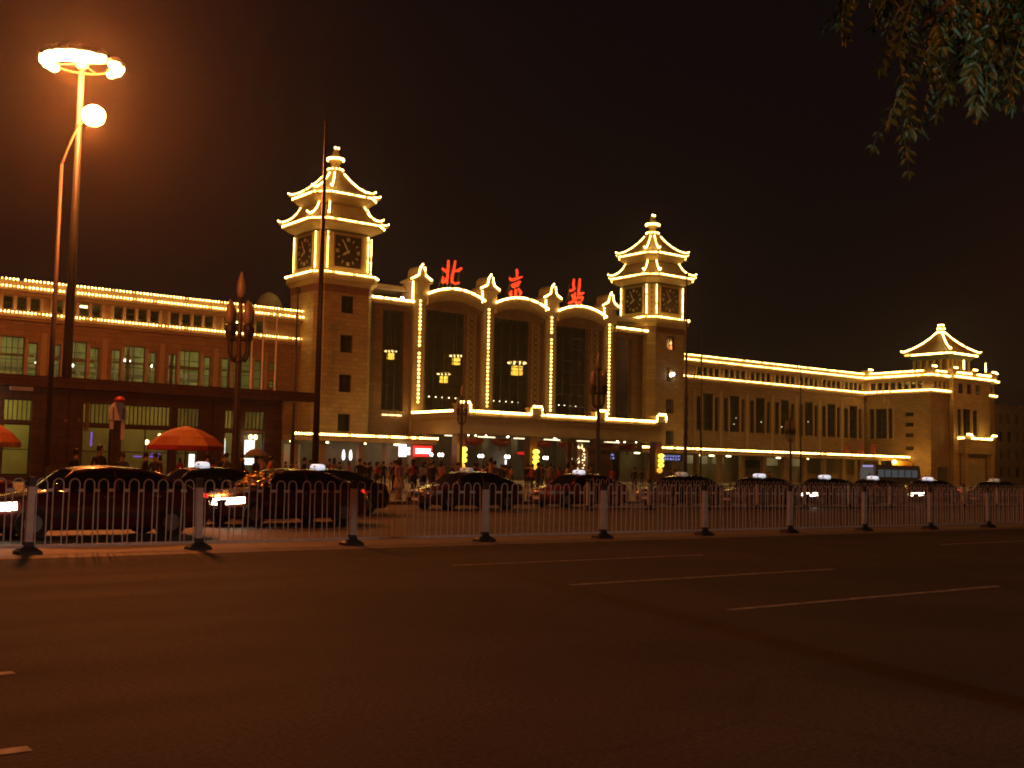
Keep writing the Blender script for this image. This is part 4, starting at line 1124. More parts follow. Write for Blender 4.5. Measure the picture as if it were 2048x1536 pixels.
# ------------------------------------------------------------------ poles and lamps
def ring_profile(mb, c, r, z0, z1, n=24):
    pass
hm = thing('high_mast_lamp', 'tall lamp mast with a ring of blazing orange floodlights above the annexe', 'lamp mast', (25.3, 87.6, .12))
MX, MY = 25.55, 87.5
obj('mast', MB().cyl((MX,MY,.12),(MX,MY,31.75),.42,.20,14), M['mastpaint'], hm, smooth=True)
obj('base', MB().lathe((MX,MY,0),[(.8,.12),(.8,.3),(.5,.5),(.43,1.6)],12), M['mastpaint'], hm)
mb = MB(); N = 26; RR = 2.3
mb.tube([(MX+RR*math.cos(2*PI*k/N), MY+RR*math.sin(2*PI*k/N), 31.75) for k in range(N+1)], .09, 6)
for k in range(4):
    a = PI/4 + k*PI/2; mb.bar((MX,MY,31.75),(MX+RR*math.cos(a),MY+RR*math.sin(a),31.75),.1)
obj('ring_frame', mb, M['steel'], hm)
front = math.atan2(-MY, -MX)
for k in range(14):
    a = front + math.radians(-128) + math.radians(250)*k/13
    dv = Vector((math.cos(a), math.sin(a), 0)); c = Vector((MX,MY,31.75)) + dv*(RR+.25)
    if k in (9,): continue
    big = (1.1,1.2,1.4,1.7,1.9,2.1,2.2,2.0,1.6,1,1.3,1.5,1.3,1.0)[k]
    h = obj('floodlight', MB().ball(c + Vector((0,0,.16)), .42*big, 8, 5, .6), M['steel'], hm)
    obj('lens', MB().ball(c - Vector((0,0,.08)), .38*big, 8, 5, .75), M['flood'], h, smooth=True)
obj('lamp_head', MB().lathe((MX,MY,0),[(.25,31.35),(.5,31.55),(.5,32.05),(.12,32.45)],10), M['steel'], hm)
def point(name, parent, loc, e, c, r):
    ld = bpy.data.lights.new(name, 'POINT'); ld.energy = e; ld.color = c; ld.shadow_soft_size = r
    lo = bpy.data.objects.new(name, ld); COL.objects.link(lo); lo.parent = parent
    lo.location = Vector(loc) - Vector(parent.location) if parent else loc
    return lo
point('mast_light', hm, (MX-.3, MY-1.2, 30.8), P_MAST, SODIUM, 1.2)

def street_lamp(x, y, hgt, head, label, group, e):
    t = thing('street_lamp', label, 'street lamp', (x, y, .12), group)
    obj('pole', MB().cyl((x,y,.12),(x,y,hgt),.11,.055,10), M['polepaint'], t, smooth=True)
    obj('base', MB().lathe((x,y,0),[(.22,.12),(.22,.3),(.14,.4),(.13,1.3)],10), M['polepaint'], t)
    hx, hy, hz = head
    pts = [Vector((x,y,hgt)).lerp(Vector((hx,hy,hz)), k/6) + Vector((0,0,.45*math.sin(PI*k/6))) for k in range(7)]
    obj('arm', MB().tube(pts, .045, 6), M['polepaint'], t)
    obj('lamp_head', MB().ball((hx,hy,hz+.14),.34,10,6,.5), M['steel'], t)
    obj('lens', MB().ball((hx,hy,hz-.02),.40,12,7,.9), M['flood'], t, smooth=True)
    obj('access_hatch', MB().box(x-.07,x+.07,y-.14,y-.1,.9,1.3), M['steel'], t)
    point('lamp_light', t, (hx, hy-.3, hz-.55), e, SODIUM, .25)
    return t
street_lamp(11.25, 40.3, 11.75, (11.85, 39.0, 13.3), 'pale street lamp with one glaring orange head below the mast ring', None, P_STREET)
obj_br = None

def flagpole(x, y, h, r, label, group=None, m_='polepaint', ball=.12):
    t = thing('flagpole', label, 'flagpole', (x, y, .12), group)
    obj('pole', MB().cyl((x,y,.12),(x,y,h),r,r*.4,10), M[m_], t, smooth=True)
    obj('finial', MB().ball((x,y,h+ball*.8),ball,8,6), M[m_], t, smooth=True)
    obj('base', MB().box(x-r*2.5,x+r*2.5,y-r*2.5,y+r*2.5,.12,.5), M['median'], t)
    return t
flagpole(29.55, 55.6, 20.5, .20, 'tall dark flagpole standing in front of the nearer clock tower', None, 'darkpole', .13)
flagpole(54.95, 52.3, 14.6, .13, 'slim pale pole in front of the farther clock tower', None, 'polepaint', .12)
M['whitepole'] = mat('white_flagpole_paint', (.78,.62,.52), .4, var=.08, scale=2)
for x, h, lab in ((54.36,16.5,'shortest of the three pale flagpoles behind the annexe'),(55.69,18.1,'middle of the three pale flagpoles behind the annexe'),(57.3,19.3,'tallest of the three pale flagpoles behind the annexe')):
    flagpole(x, 118, h, .17, lab, 'flagpoles behind the annexe', 'whitepole')
flagpole(59.8, 118, 21.3, .22, 'dark ball-topped pole between the pale flagpoles and the nearer tower', None, 'darkpole', .42)
for x, y, h, lab in ((71.2, 66, 14.5, 'dark thin pole before the middle of the farther wing'), (89.5, 70, 13, 'dark thin pole before the inner corner of the farther wing')):
    flagpole(x, y, h, .09, lab, 'thin dark poles before the farther wing', 'darkpole', .1)

def bud_lamp(x, y, s, label):
    """ornate standard with one high bud and a ring of lower buds"""
    t = thing('bud_lamp', label, 'street lamp', (x, y, .12), 'unlit bud lamps on the plaza')
    z0 = .12
    mb = MB().lathe((x,y,z0),[(.5*s,0),(.5*s,.4*s),(.25*s,.6*s),(.17*s,1.2*s),(.13*s,5.9*s),(.2*s,6.0*s),(.2*s,6.15*s),(.11*s,6.3*s),(.09*s,8.6*s),(.16*s,8.75*s),(.1*s,8.85*s)],10)
    obj('pole', mb, M['darkpole'], t)
    mb = MB(); ang = [.2, .2+PI/2, .2+PI, .2+3*PI/2]
    for a in ang:
        c, sn = math.cos(a), math.sin(a)
        mb.tube([(x,y,z0+6.1*s),(x+.35*s*c,y+.35*s*sn,z0+6.0*s),(x+.54*s*c,y+.54*s*sn,z0+6.35*s),(x+.56*s*c,y+.56*s*sn,z0+7.2*s)], .06*s, 6)
        mb.lathe((x+.56*s*c,y+.56*s*sn,z0),[(.08*s,6.9*s),(.2*s,7.3*s),(.2*s,7.55*s),(.12*s,7.6*s)],8)
    mb.tube([(x+.56*s*math.cos(2*PI*k/16), y+.56*s*math.sin(2*PI*k/16), z0+7.0*s) for k in range(17)], .045*s, 5)
    obj('arm', mb, M['darkpole'], t)
    prof = [(.08,0),(.16,.12),(.19,.4),(.16,.7),(.09,.95),(.025,1.12)]
    for a in ang:
        obj('lamp_shade', MB().lathe((x+.56*s*math.cos(a), y+.56*s*math.sin(a), z0+7.6*s), [(r*s,z*s) for r,z in prof], 10), M['bud'], t, smooth=True)
    obj('lamp_shade', MB().lathe((x,y,z0+8.85*s), [(r*s*1.05,z*s*1.05) for r,z in prof], 10), M['bud'], t, smooth=True)
    return t
bud_lamp(20.95, 46.8, .985, 'unlit lamp standard of bud-shaped globes in front of the nearer wing')
bud_lamp(53.7, 59.5, .98, 'unlit lamp standard of bud-shaped globes in front of the last arched bay')
bud_lamp(63.5, 90.0, .95, 'unlit lamp standard of bud-shaped globes at the left corner of the porch')
bud_lamp(95.5, 76.0, .82, 'unlit lamp standard of bud-shaped globes before the farther wing')

SX = 13.65
t = thing('standing_sign', 'white round-topped panel with dark stripes and red cap on a post, before the annexe', 'sign', (SX, 40.6, .12))
obj('post', MB().cyl((SX,40.6,.12),(SX,40.6,3.3),.07,n=8), M['darkpole'], t)
pts = [(-.28,2.98),(.28,2.98),(.30,3.3),(.25,3.48),(.12,3.62),(-.12,3.62),(-.25,3.48),(-.30,3.3)]
obj('panel', MB().prism([(SX+a,40.45,b) for a,b in pts],(0,.09,0)), M['white_panel'], t)
pieces('stripe', MB().box(SX-.20,SX-.15,40.43,40.448,3.0,3.42).box(SX+.15,SX+.20,40.43,40.448,3.0,3.42), M['dentil'], t)
obj('cap', MB().lathe((SX+.05,40.5,0),[(.03,3.63),(.2,3.64),(.2,3.72),(.12,3.8),(.02,3.83)],10), M['red_letter'], t, smooth=True)
pieces('lower_panel', MB().box(SX-.27,SX-.15,40.45,40.52,2.66,2.94).box(SX+.13,SX+.25,40.45,40.52,2.3,2.94), M['white_panel'], t)

def parasol(x, y, zr_, r, label, mats, valance, nseg=8):
    t = thing('parasol', label, 'parasol', (x, y, .12), 'vendor parasols on the plaza')
    obj('pole', MB().cyl((x,y,.12),(x,y,zr_+.75),.025,n=8), M['polepaint'], t)
    obj('base', MB().lathe((x,y,0),[(.3,.12),(.3,.22),(.06,.3),(.05,.6)],10), M['iron'], t)
    def rg(rr, z, dr=0): return [(x+(rr-(dr if k % 2 else 0))*math.cos(2*PI*k/(2*nseg)+.2), y+(rr-(dr if k % 2 else 0))*math.sin(2*PI*k/(2*nseg)+.2), z) for k in range(2*nseg)]
    mb = MB().loft([rg(.04,zr_+.74), rg(r*.42,zr_+.58,.01), rg(r*.75,zr_+.33,.03), rg(r,zr_,.05), rg(r*.99,zr_-.003,.05), rg(r*.74,zr_+.3,.03), rg(.04,zr_+.7)], caps=False)
    mb.mi = [((i % (2*nseg)) // 2) % 2 for i in range(len(mb.f))]
    obj('canopy', mb, [mats, M['umb_alt']], t)
    for q in (0,): obj('valance', MB().loft([rg(r+.005,zr_-.004,.05), rg(r+.01,zr_-.16,.05), rg(r-.01,zr_-.16,.05), rg(r-.015,zr_-.004,.05)], caps=False), valance, t)
    mb = MB()
    for k in range(nseg):
        a = 2*PI*k/nseg + .2; mb.bar((x,y,zr_+.45),(x+r*.97*math.cos(a),y+r*.97*math.sin(a),zr_+.0),.015)
    obj('rib', mb, M['steel'], t, kind='stuff')
    return t
para = parasol(16.35, 40.9, 2.15, 1.42, 'orange parasol with darker red valance before the annexe shop windows', M['umb_orange'], M['umb_red'])
mb = MB()
for a0 in (3.9, 4.7, 5.3):
    for k in range(3):
        a = a0 + .13*k; p = lambda f: (16.35+1.42*f*math.cos(a), 40.9+1.42*f*math.sin(a), 2.15+.44*(1-f)*1.25+.05)
        mb.bar(p(.62), p(.8), .05, .02)
obj('print', mb, M["umb_print"], para)
parasol(9.75, 42.2, 2.1, 1.15, 'orange parasol with dark edge cut off by the left frame edge', M['umb_orange'], M['dentil'])

# ------------------------------------------------------------------ railings
def railing(name, posts, y, label, max_hoops):
    t = thing(name, label, 'railing', (posts[0], y, 0))
    # one post, one hoop, one rail; the rest are copies
    pm = MB().box(-.055,.055,-.045,.045,.16,1.08)
    capm = MB().box(-.052,.052,-.042,.042,1.083,1.22); capm.box(-.06,.06,-.05,.05,1.22,1.24)
    ft = MB().loft([[(-.19,-.17,0),(.19,-.17,0),(.19,.17,0),(-.19,.17,0)],[(-.18,-.16,.05),(.18,-.16,.05),(.18,.16,.05),(-.18,.16,.05)],[(-.075,-.065,.13),(.075,-.065,.13),(.075,.065,.13),(-.075,.065,.13)],[(-.07,-.06,.2),(.07,-.06,.2),(.07,.06,.2),(-.07,.06,.2)]])
    first = None
    for x in posts:
        if first is None:
            p = obj('post', pm, M['fence'], None, origin=(0,0,0)); p.parent = t; p.location = (x-posts[0],0,0)
            c = obj('cap', capm, M['fencecap'], None, origin=(0,0,0)); c.parent = p
            f = obj('foot', ft, M['iron'], None, origin=(0,0,0)); f.parent = p
            first = (p, c, f)
        else:
            p = first[0].copy(); COL.objects.link(p); p.parent = t; p.location = (x-posts[0],0,0); p.rotation_euler = (random.gauss(0,.008),random.gauss(0,.008),random.uniform(-.04,.04))
            for ch in first[1:]:
                q = ch.copy(); COL.objects.link(q); q.parent = p
    hm_ = MB(); w = .082; pts = [(-w,0,.14)] + [(-w,0,1.06)] + [(-w*math.cos(PI*k/6),0,1.13+.085*math.sin(PI*k/6)) for k in range(7)] + [(w,0,1.06),(w,0,.14)]
    hm_.tube(pts, .0105, 5)
    hoop = None; n = 0; rest = MB()
    for a, b in zip(posts, posts[1:]):
        L = b - a; k_ = 11
        rm = MB(); x0 = a+.056; x1 = b-.056
        rm.box(x0, x1, y-.016, y+.016, .10, .15)
        pit = (L-.11)/k_
        for i in range(k_):
            c = x0 + pit*(i+.5)
            if i: rm.box(c-pit+w-.005, c-w+.005, y-.012, y+.012, 1.0, 1.05)
            if n < max_hoops:
                if hoop is None:
                    hoop = obj('hoop', hm_, M['fence'], None, origin=(0,0,0)); h = hoop
                else:
                    h = hoop.copy(); COL.objects.link(h)
                h.parent = t; h.location = (c-posts[0], random.uniform(-.004,.004), 0); h.rotation_euler = (random.gauss(0,.012), random.gauss(0,.009), random.gauss(0,.03)); n += 1
            else:
                rest.tube([(px_+c,y,pz) for px_,py_,pz in pts], .0105, 4)
        obj('rail', rm, M['fence'], t)
    if rest.v: obj('far_hoops', rest, M['fence'], t, kind='stuff')
    return t
xs1 = [2.1, 5.15, 8.0, 11.07, 14.23, 17.55, 20.9, 24.15, 27.4, 30.65]
while xs1[-1] < 92: xs1.append(xs1[-1]+3.22)
railing('guard_railing', xs1, 19.25, 'nearer pale railing of hoops and square posts along the road centre', 240)
xs2 = [29.3]
while xs2[-1] < 100: xs2.append(xs2[-1]+3.3)
railing('guard_railing', xs2, 33.0, 'farther pale railing between the far carriageway lanes, on the right', 150)

# ------------------------------------------------------------------ cars
def make_car(taxi, lit):
    """saloon car heading along +X, origin on the ground at its centre"""
    t = thing('parked_car', 'x', 'car')
    P = []
    st = [(-2.22,.34,.62,.74,.74),(-2.12,.22,.78,.96,.80),(-1.75,.18,.84,1.0,.85),(-1.2,.18,.86,.98,.86),(-.4,.17,.86,.93,.87),(.5,.17,.86,.92,.87),(1.05,.17,.85,.93,.86),(1.6,.18,.78,.83,.84),(2.05,.22,.68,.70,.78),(2.2,.30,.58,.62,.70)]
    rings = []
    for x, zl, zb, zd, w in st:
        rings.append([(x,-w*.86,zl),(x,-w,zl+.12),(x,-w,(zl+zb)/2+.08),(x,-w*.97,zb),(x,-w*.80,zd),(x,0,zd+.03),(x,w*.80,zd),(x,w*.97,zb),(x,w,(zl+zb)/2+.08),(x,w,zl+.12),(x,w*.86,zl)])
    body = obj('body', MB().loft(rings), M['paint_b'], t, smooth=False, origin=(0,0,0))
    body.data.polygons.foreach_set('use_smooth', [True]*len(body.data.polygons))
    # greenhouse: pillars and roof
    roof = [(-1.05,1.30,.55),(-.75,1.355,.60),(-.1,1.385,.63),(.35,1.35,.61),(.55,1.30,.57)]
    base = [(-1.80,.985,.70),(-1.0,.95,.79),(-.1,.93,.80),(.6,.92,.80),(1.22,.92,.70)]
    mb = MB()
    rr = [[(x,-w,z),(x,-w*.55,z+.035),(x,0,z+.05),(x,w*.55,z+.035),(x,w,z)] for x,z,w in roof]
    mb.loft(rr, closed=False)
    lower = [[(x,-w,z-.05),(x,-w*.55,z-.02),(x,0,z-.01),(x,w*.55,z-.02),(x,w,z-.05)] for x,z,w in roof]
    mb.loft(lower, closed=False)
    for s in (-1,1):
        mb.tube([(-1.05,s*.54,1.29),(-1.78,s*.69,.98)],.05,6); mb.tube([(.57,s*.57,1.29),(1.04,s*.715,.92)],.035,6); mb.tube([(-.2,s*.62,1.37),(-.25,s*.79,.93)],.04,6)
        mb.tube([(x,s*w,z-.02) for x,z,w in roof],.035,6)
    obj('roof', mb, M['paint_b'], t, origin=(0,0,0), smooth=True)
    def pan(name, pts): obj(name, MB().add(pts,[tuple(range(len(pts)))]), M['carglass'], t, origin=(0,0,0))
    lo_, hi_ = [], []
    for k in range(9):
        q = -1 + k/4; lo_.append((1.10-.05*q*q, .70*q, .93)); hi_.append((.64-.05*q*q, .55*q, 1.335-.045*q*q))
    md_ = [((a[0]+b[0])/2+.004, (a[1]+b[1])/2, (a[2]+b[2])/2+.006) for a, b in zip(lo_, hi_)]
    obj('windscreen', MB().loft([lo_, md_, hi_], closed=False), M['carglass'], t, origin=(0,0,0), smooth=True)
    pan('rear_window', [(-1.77,.66,1.0),(-1.80,0,1.01),(-1.77,-.66,1.0),(-1.06,-.53,1.29),(-1.08,0,1.33),(-1.06,.53,1.29)])
    for s in (-1,1):
        pan('side_window', [(.98,s*.735,.94),(-.22,s*.795,.94),(-.18,s*.63,1.35),(.32,s*.605,1.33),(.52,s*.57,1.29)])
        pan('side_window', [(-.28,s*.795,.94),(-1.62,s*.71,.98),(-1.02,s*.56,1.28),(-.72,s*.60,1.33),(-.24,s*.63,1.35)])
    for x in (-1.32, 1.36):
        for s in (-1,1):
            tyre = obj('wheel', MB().cyl((x,s*.66,.31),(x,s*.875,.31),.31,n=18), M['rubber'], t, origin=(0,0,0))
            obj('rim', MB().cyl((x,s*.86,.31),(x,s*.885,.31),.19,.17,n=12), M['rim'], tyre, origin=(0,0,0))
    for s in (-1,1):
        obj('headlight', MB().loft([[(1.78,s*.42,.52),(1.66,s*.868,.57),(1.66,s*.862,.72),(1.78,s*.42,.72)],[(2.26,s*.36,.52),(2.10,s*.80,.54),(2.03,s*.80,.70),(2.235,s*.36,.67)]]), M['head_on'] if lit else M['head_off'], t, origin=(0,0,0))
        obj('taillight', MB().loft([[(-2.0,s*.48,.72),(-2.0,s*.79,.72),(-2.0,s*.78,.90),(-2.0,s*.48,.92)],[(-2.205,s*.48,.70),(-2.13,s*.77,.70),(-2.11,s*.76,.88),(-2.17,s*.48,.90)]]), M['tail_on'] if lit else M['tail_off'], t, origin=(0,0,0))
        obj('mirror', MB().ball((.98,s*.93,1.0),.11,8,5,.7), M['paint_b'], t, origin=(0,0,0), smooth=True)
        obj('door_handle', MB().box(-.15,.05,s*.875-.012,s*.875+.012,.80,.83), M['chrome'], t, origin=(0,0,0)); obj('door_handle', MB().box(-1.1,-.92,s*.872-.012,s*.872+.012,.82,.85), M['chrome'], t, origin=(0,0,0))
    obj('grille', MB().box(2.14,2.235,-.36,.36,.50,.60), M['plastic'], t, origin=(0,0,0))
    obj('bumper', MB().box(2.05,2.27,-.62,.62,.28,.44), M['plastic'], t, origin=(0,0,0)); obj('bumper', MB().box(-2.28,-2.1,-.66,.66,.34,.50), M['plastic'], t, origin=(0,0,0))
    obj('number_plate', MB().box(2.272,2.285,-.22,.22,.33,.43), M['white_panel'], t, origin=(0,0,0)); obj('number_plate', MB().box(-2.295,-2.282,-.22,.22,.40,.5), M['white_panel'], t, origin=(0,0,0))
    for s in (-1,1): obj('sill_trim', MB().box(-1.0,1.0,min(s*.868,s*.878),max(s*.868,s*.878),.44,.50), M['plastic'], t, origin=(0,0,0))
    if taxi:
        sg = obj('roof_sign', MB().loft([[(-.11,-.30,1.435),(.11,-.30,1.435),(.11,.30,1.435),(-.11,.30,1.435)],[(-.09,-.28,1.53),(.09,-.28,1.53),(.09,.28,1.53),(-.09,.28,1.53)],[(-.04,-.2,1.56),(.04,-.2,1.56),(.04,.2,1.56),(-.04,.2,1.56)]]), M['sign_on'], t, origin=(0,0,0))
        obj('lettering', MB().box(.105,.115,-.05,.05,1.46,1.51).box(-.05,.05,-.31,-.296,1.46,1.51), M['sign_mark'], sg, origin=(0,0,0))
    return t
proto = {(a,b): make_car(a,b) for a in (0,1) for b in (0,1)}
used = set()
def car(x, y, label, taxi=0, lit=0, paint='paint_b', group='cars passing on the far carriageway', heading=PI, extra=None):
    sw = {'car_paint_black': M[paint]}
    if extra: sw.update(extra)
    p = proto[(taxi,lit)]
    c = dup(p, (x,y,0), heading + random.uniform(-.015,.015), label, group, sw)
    c.name = 'taxi' if taxi else 'car'
    if taxi: c['category'] = 'taxi'
    return c
car(7.45, 23.4, 'maroon car nearest to the railing at the left, bright headlight at the frame edge', 0, 1, 'paint_a')
c2 = car(13.4, 26.9, 'dark red car with imitated gold reflection across its windscreen, beyond the second railing post', 0, 1, 'paint_a')
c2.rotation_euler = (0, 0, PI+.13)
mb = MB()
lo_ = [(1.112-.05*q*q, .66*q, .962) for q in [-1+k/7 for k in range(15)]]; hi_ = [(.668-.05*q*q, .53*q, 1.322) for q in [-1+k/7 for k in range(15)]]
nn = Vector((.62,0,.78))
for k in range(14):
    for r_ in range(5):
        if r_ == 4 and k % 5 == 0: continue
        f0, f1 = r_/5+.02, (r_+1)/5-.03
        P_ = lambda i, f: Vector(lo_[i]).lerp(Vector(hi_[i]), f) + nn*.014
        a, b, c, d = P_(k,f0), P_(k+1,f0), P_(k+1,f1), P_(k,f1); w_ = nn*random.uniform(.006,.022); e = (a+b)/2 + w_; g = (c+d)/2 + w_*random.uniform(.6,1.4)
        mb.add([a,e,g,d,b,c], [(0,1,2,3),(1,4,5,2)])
obj('imitated_reflection', mb, mat('reflection_gold', (.9,.68,.25), .16, 1), c2, origin=(0,0,0), fix=False)  # added facets shaped to imitate a bright reflection in the windscreen
car(12.9, 31.0, 'dark taxi with lit roof sign just beyond the two maroon cars, right of the parasol', 1, 0, 'paint_b')
car(17.1, 32.0, 'black taxi with lit roof sign just right of the tall flagpole', 1, 0, 'paint_b')
car(5.6, 31.2, 'red taxi at the left edge beyond the nearest maroon car, roof sign dark', 1, 0, 'paint_c', extra={'lit_taxi_sign': M['sign_dim']})
car(24.9, 34.9, 'dark red taxi with dim roof sign before the lit left porch column', 1, 0, 'paint_a', extra={'lit_taxi_sign': M['sign_dim']})
car(31.8, 36.4, 'red taxi with bright roof sign before the brown booth', 1, 0, 'paint_c')
car(38.2, 36.6, 'black taxi with faint roof sign behind the slim pale pole', 1, 0, 'paint_b', 'taxis queueing beyond the farther railing', extra={'lit_taxi_sign': M['sign_dim']})
car(41.6, 34.8+.1, 'dark grey car with unlit headlights just ahead of the car with shining headlights', 1, 0, 'paint_e', 'taxis queueing beyond the farther railing')
car(46.6, 35.0, 'car with both headlights shining through the railings', 1, 1, 'paint_f', 'taxis queueing beyond the farther railing')
qn = ['gold taxi with lit sign, first behind the car with shining headlights', 'dark taxi with lit sign, second behind the car with shining headlights', 'grey taxi with faint sign, third behind the car with shining headlights', 'blue taxi with lit sign, fourth behind the car with shining headlights', 'maroon taxi, fifth behind the car with shining headlights', 'black taxi, last in the queue at the right edge']
for k, (x, pn_) in enumerate(zip((52.6,58.2,64.4,70.6,77,84), ('paint_d','paint_b','paint_e','paint_f','paint_a','paint_b'))):
    car(x, 36.4 + .3*math.sin(k*2), qn[k], 1, 1 if k in (1,) else 0, pn_, 'taxis queueing beyond the farther railing', extra={'lit_taxi_sign': M['sign_dim']} if k in (2,4) else None)
for p in proto.values():
    def kill(o):
        for ch in list(o.children): kill(ch)
        bpy.data.objects.remove(o)
    kill(p)

# buses at the right end of the plaza
def bus(x, y, label, ln):
    t = thing('bus', label, 'bus', (x, y, .12), 'buses on the far plaza')
    obj('body', MB().loft([[(x-ln/2,y-1.2,.5),(x+ln/2,y-1.2,.5),(x+ln/2,y+1.2,.5),(x-ln/2,y+1.2,.5)],[(x-ln/2,y-1.25,2.0),(x+ln/2,y-1.25,2.0),(x+ln/2,y+1.25,2.0),(x-ln/2,y+1.25,2.0)],[(x-ln/2+.15,y-1.15,3.1),(x+ln/2-.1,y-1.15,3.1),(x+ln/2-.1,y+1.15,3.1),(x-ln/2+.15,y+1.15,3.1)]]), M['bus_paint'], t)
    n = int(ln/1.5)
    for k in range(n): obj('window', MB().box(x-ln/2+.5+k*1.5,x-ln/2+1.75+k*1.5,y-1.29,y-1.262,1.55,2.5), M['bus_window'], t)
    obj('windscreen', MB().box(x-ln/2-.03,x-ln/2-.004,y-1.0,y+1.0,1.3,2.7), M['bus_window'], t)
    for s in (-.32,.3): obj('wheel', MB().cyl((x+ln*s,y-1.26,.55),(x+ln*s,y-1.0,.55),.45,n=14), M['rubber'], t)
    obj('headlight', MB().box(x-ln/2-.05,x-ln/2-.004,y-.95,y-.65,.8,1.0).box(x-ln/2-.05,x-ln/2-.004,y+.65,y+.95,.8,1.0), M['head_on'], t)
    obj('destination_board', MB().box(x-ln/2+.11,x-ln/2+.16,y-.8,y+.8,2.8,3.02), M['blue_led'], t)
bus(131, 88, 'pale bus with bluish lit windows before the farther canopy', 10)

# ------------------------------------------------------------------ people
def make_person(pose, cloth, pants, hair, skirt=False):
    """standing figure as one skinned body facing -Y; pose gives joint offsets"""
    J = {'pelvis':(0,0,.93),'waist':(0,0,1.08),'chest':(0,.01,1.3),'neck':(0,0,1.48),'head0':(0,-.02,1.58),'head1':(0,-.03,1.70)}
    for s, q in ((-1,'l'),(1,'r')):
        J['sh'+q] = (s*.185,.01,1.41); J['el'+q] = (s*.25,.03,1.14); J['wr'+q] = (s*.25,-.08,.92); J['ha'+q] = (s*.245,-.11,.83)
        J['hip'+q] = (s*.095,0,.90); J['kn'+q] = (s*.105,-.02,.50); J['an'+q] = (s*.11,.03,.09); J['to'+q] = (s*.12,-.13,.035)
    J.update(pose)
    R_ = {'pelvis':(.155,.115),'waist':(.14,.10),'chest':(.175,.115),'neck':(.055,.055),'head0':(.082,.09),'head1':(.078,.088)}
    for q in 'lr':
        R_['sh'+q] = (.062,.062); R_['el'+q] = (.045,.045); R_['wr'+q] = (.032,.032); R_['ha'+q] = (.036,.028)
        R_['hip'+q] = (.095,.1); R_['kn'+q] = (.065,.065); R_['an'+q] = (.045,.045); R_['to'+q] = (.042,.03)
    names = list(J); E = [('pelvis','waist'),('waist','chest'),('chest','neck'),('neck','head0'),('head0','head1')]
    for q in 'lr': E += [('chest','sh'+q),('sh'+q,'el'+q),('el'+q,'wr'+q),('wr'+q,'ha'+q),('pelvis','hip'+q),('hip'+q,'kn'+q),('kn'+q,'an'+q),('an'+q,'to'+q)]
    me = bpy.data.meshes.new('body_skeleton'); me.from_pydata([J[n] for n in names], [(names.index(a),names.index(b)) for a,b in E], [])
    o = bpy.data.objects.new('body_skeleton', me); COL.objects.link(o)
    md = o.modifiers.new('skin','SKIN'); md.use_smooth_shade = True
    sk = me.skin_vertices[0].data if me.skin_vertices else None
    if sk is None:
        me.attributes  # the modifier adds the layer on assignment below
    for i, n in enumerate(names):
        me.skin_vertices[0].data[i].radius = R_[n]; me.skin_vertices[0].data[i].use_root = (n == 'pelvis')
    sb = o.modifiers.new('sub','SUBSURF'); sb.levels = 1; sb.render_levels = 1
    dg = bpy.context.evaluated_depsgraph_get(); ev = o.evaluated_get(dg)
    nm = bpy.data.meshes.new_from_object(ev, depsgraph=dg)
    bpy.data.objects.remove(o)
    nm.materials.clear()
    for k in (cloth, pants, M['skin'], M['shoe']): nm.materials.append(k)
    for p in nm.polygons:
        c = p.center; p.use_smooth = True
        if c.z > 1.49: p.material_index = 2
        elif c.z < .11: p.material_index = 3
        elif c.z < .93 and abs(c.x) < .215: p.material_index = 1
        elif c.z < 1.0 and abs(c.x) >= .2: p.material_index = 2
        else: p.material_index = 0
    nm.name = 'person'
    b = bpy.data.objects.new('person', nm); COL.objects.link(b)
    hx, hy, hz = J['head1']
    h = obj('hair', MB().lathe((hx,hy+.02,hz), [(.02,.115),(.07,.10),(.098,.05),(.105,-.01),(.09,-.08 if not skirt else -.2),(.06,-.1 if not skirt else -.24)], 10), hair, None, smooth=True, origin=(0,0,0)); h.parent = b
    f = obj('face', MB().ball((hx-.032,hy-.087,hz-.02),.011,6,4).ball((hx+.032,hy-.087,hz-.02),.011,6,4).ball((hx,hy-.10,hz-.055),.018,6,4,1.4).box(hx-.025,hx+.025,hy-.088,hy-.07,hz-.098,hz-.09), M['skin'], None, origin=(0,0,0)); f.parent = b
    if skirt:
        s_ = obj('skirt', MB().lathe((0,0,0), [(.15,.98),(.19,.85),(.24,.6),(.25,.5)], 12), pants, None, smooth=True, origin=(0,0,0)); s_.parent = b
    return b
M['skin'] = mat('skin', (.42,.25,.17), .5); M['shoe'] = mat('shoe_leather', (.03,.025,.02), .5); M['hair'] = mat('black_hair', (.012,.01,.01), .5)
CL = {'black': (.02,.018,.02), 'navy': (.02,.025,.05), 'brown': (.12,.06,.035), 'orange': (.55,.13,.02), 'white': (.6,.55,.5), 'red': (.30,.03,.025), 'grey': (.16,.14,.13), 'tan': (.38,.25,.14), 'pink': (.45,.2,.17)}
CM = {k: mat(k + '_cloth', v, .8) for k, v in CL.items()}
walk = {'knl':(-.10,-.16,.52),'anl':(-.10,-.12,.12),'tol':(-.11,-.28,.07),'knr':(.10,.06,.50),'anr':(.10,.26,.14),'tor':(.11,.13,.04),'ell':(-.26,.12,1.16),'wrl':(-.25,.12,.93),'hal':(-.245,.1,.85),'elr':(.26,-.06,1.15),'wrr':(.25,-.24,1.0),'har':(.24,-.3,.94)}
hold = {'ell':(-.24,-.02,1.14),'wrl':(-.13,-.24,1.14),'hal':(-.06,-.27,1.15),'elr':(.24,0,1.15),'wrr':(.12,-.24,1.2),'har':(.06,-.27,1.22)}
carry = {'elr':(.27,.02,1.13),'wrr':(.28,0,.90),'har':(.28,-.01,.80),'knl':(-.12,-.03,.5)}
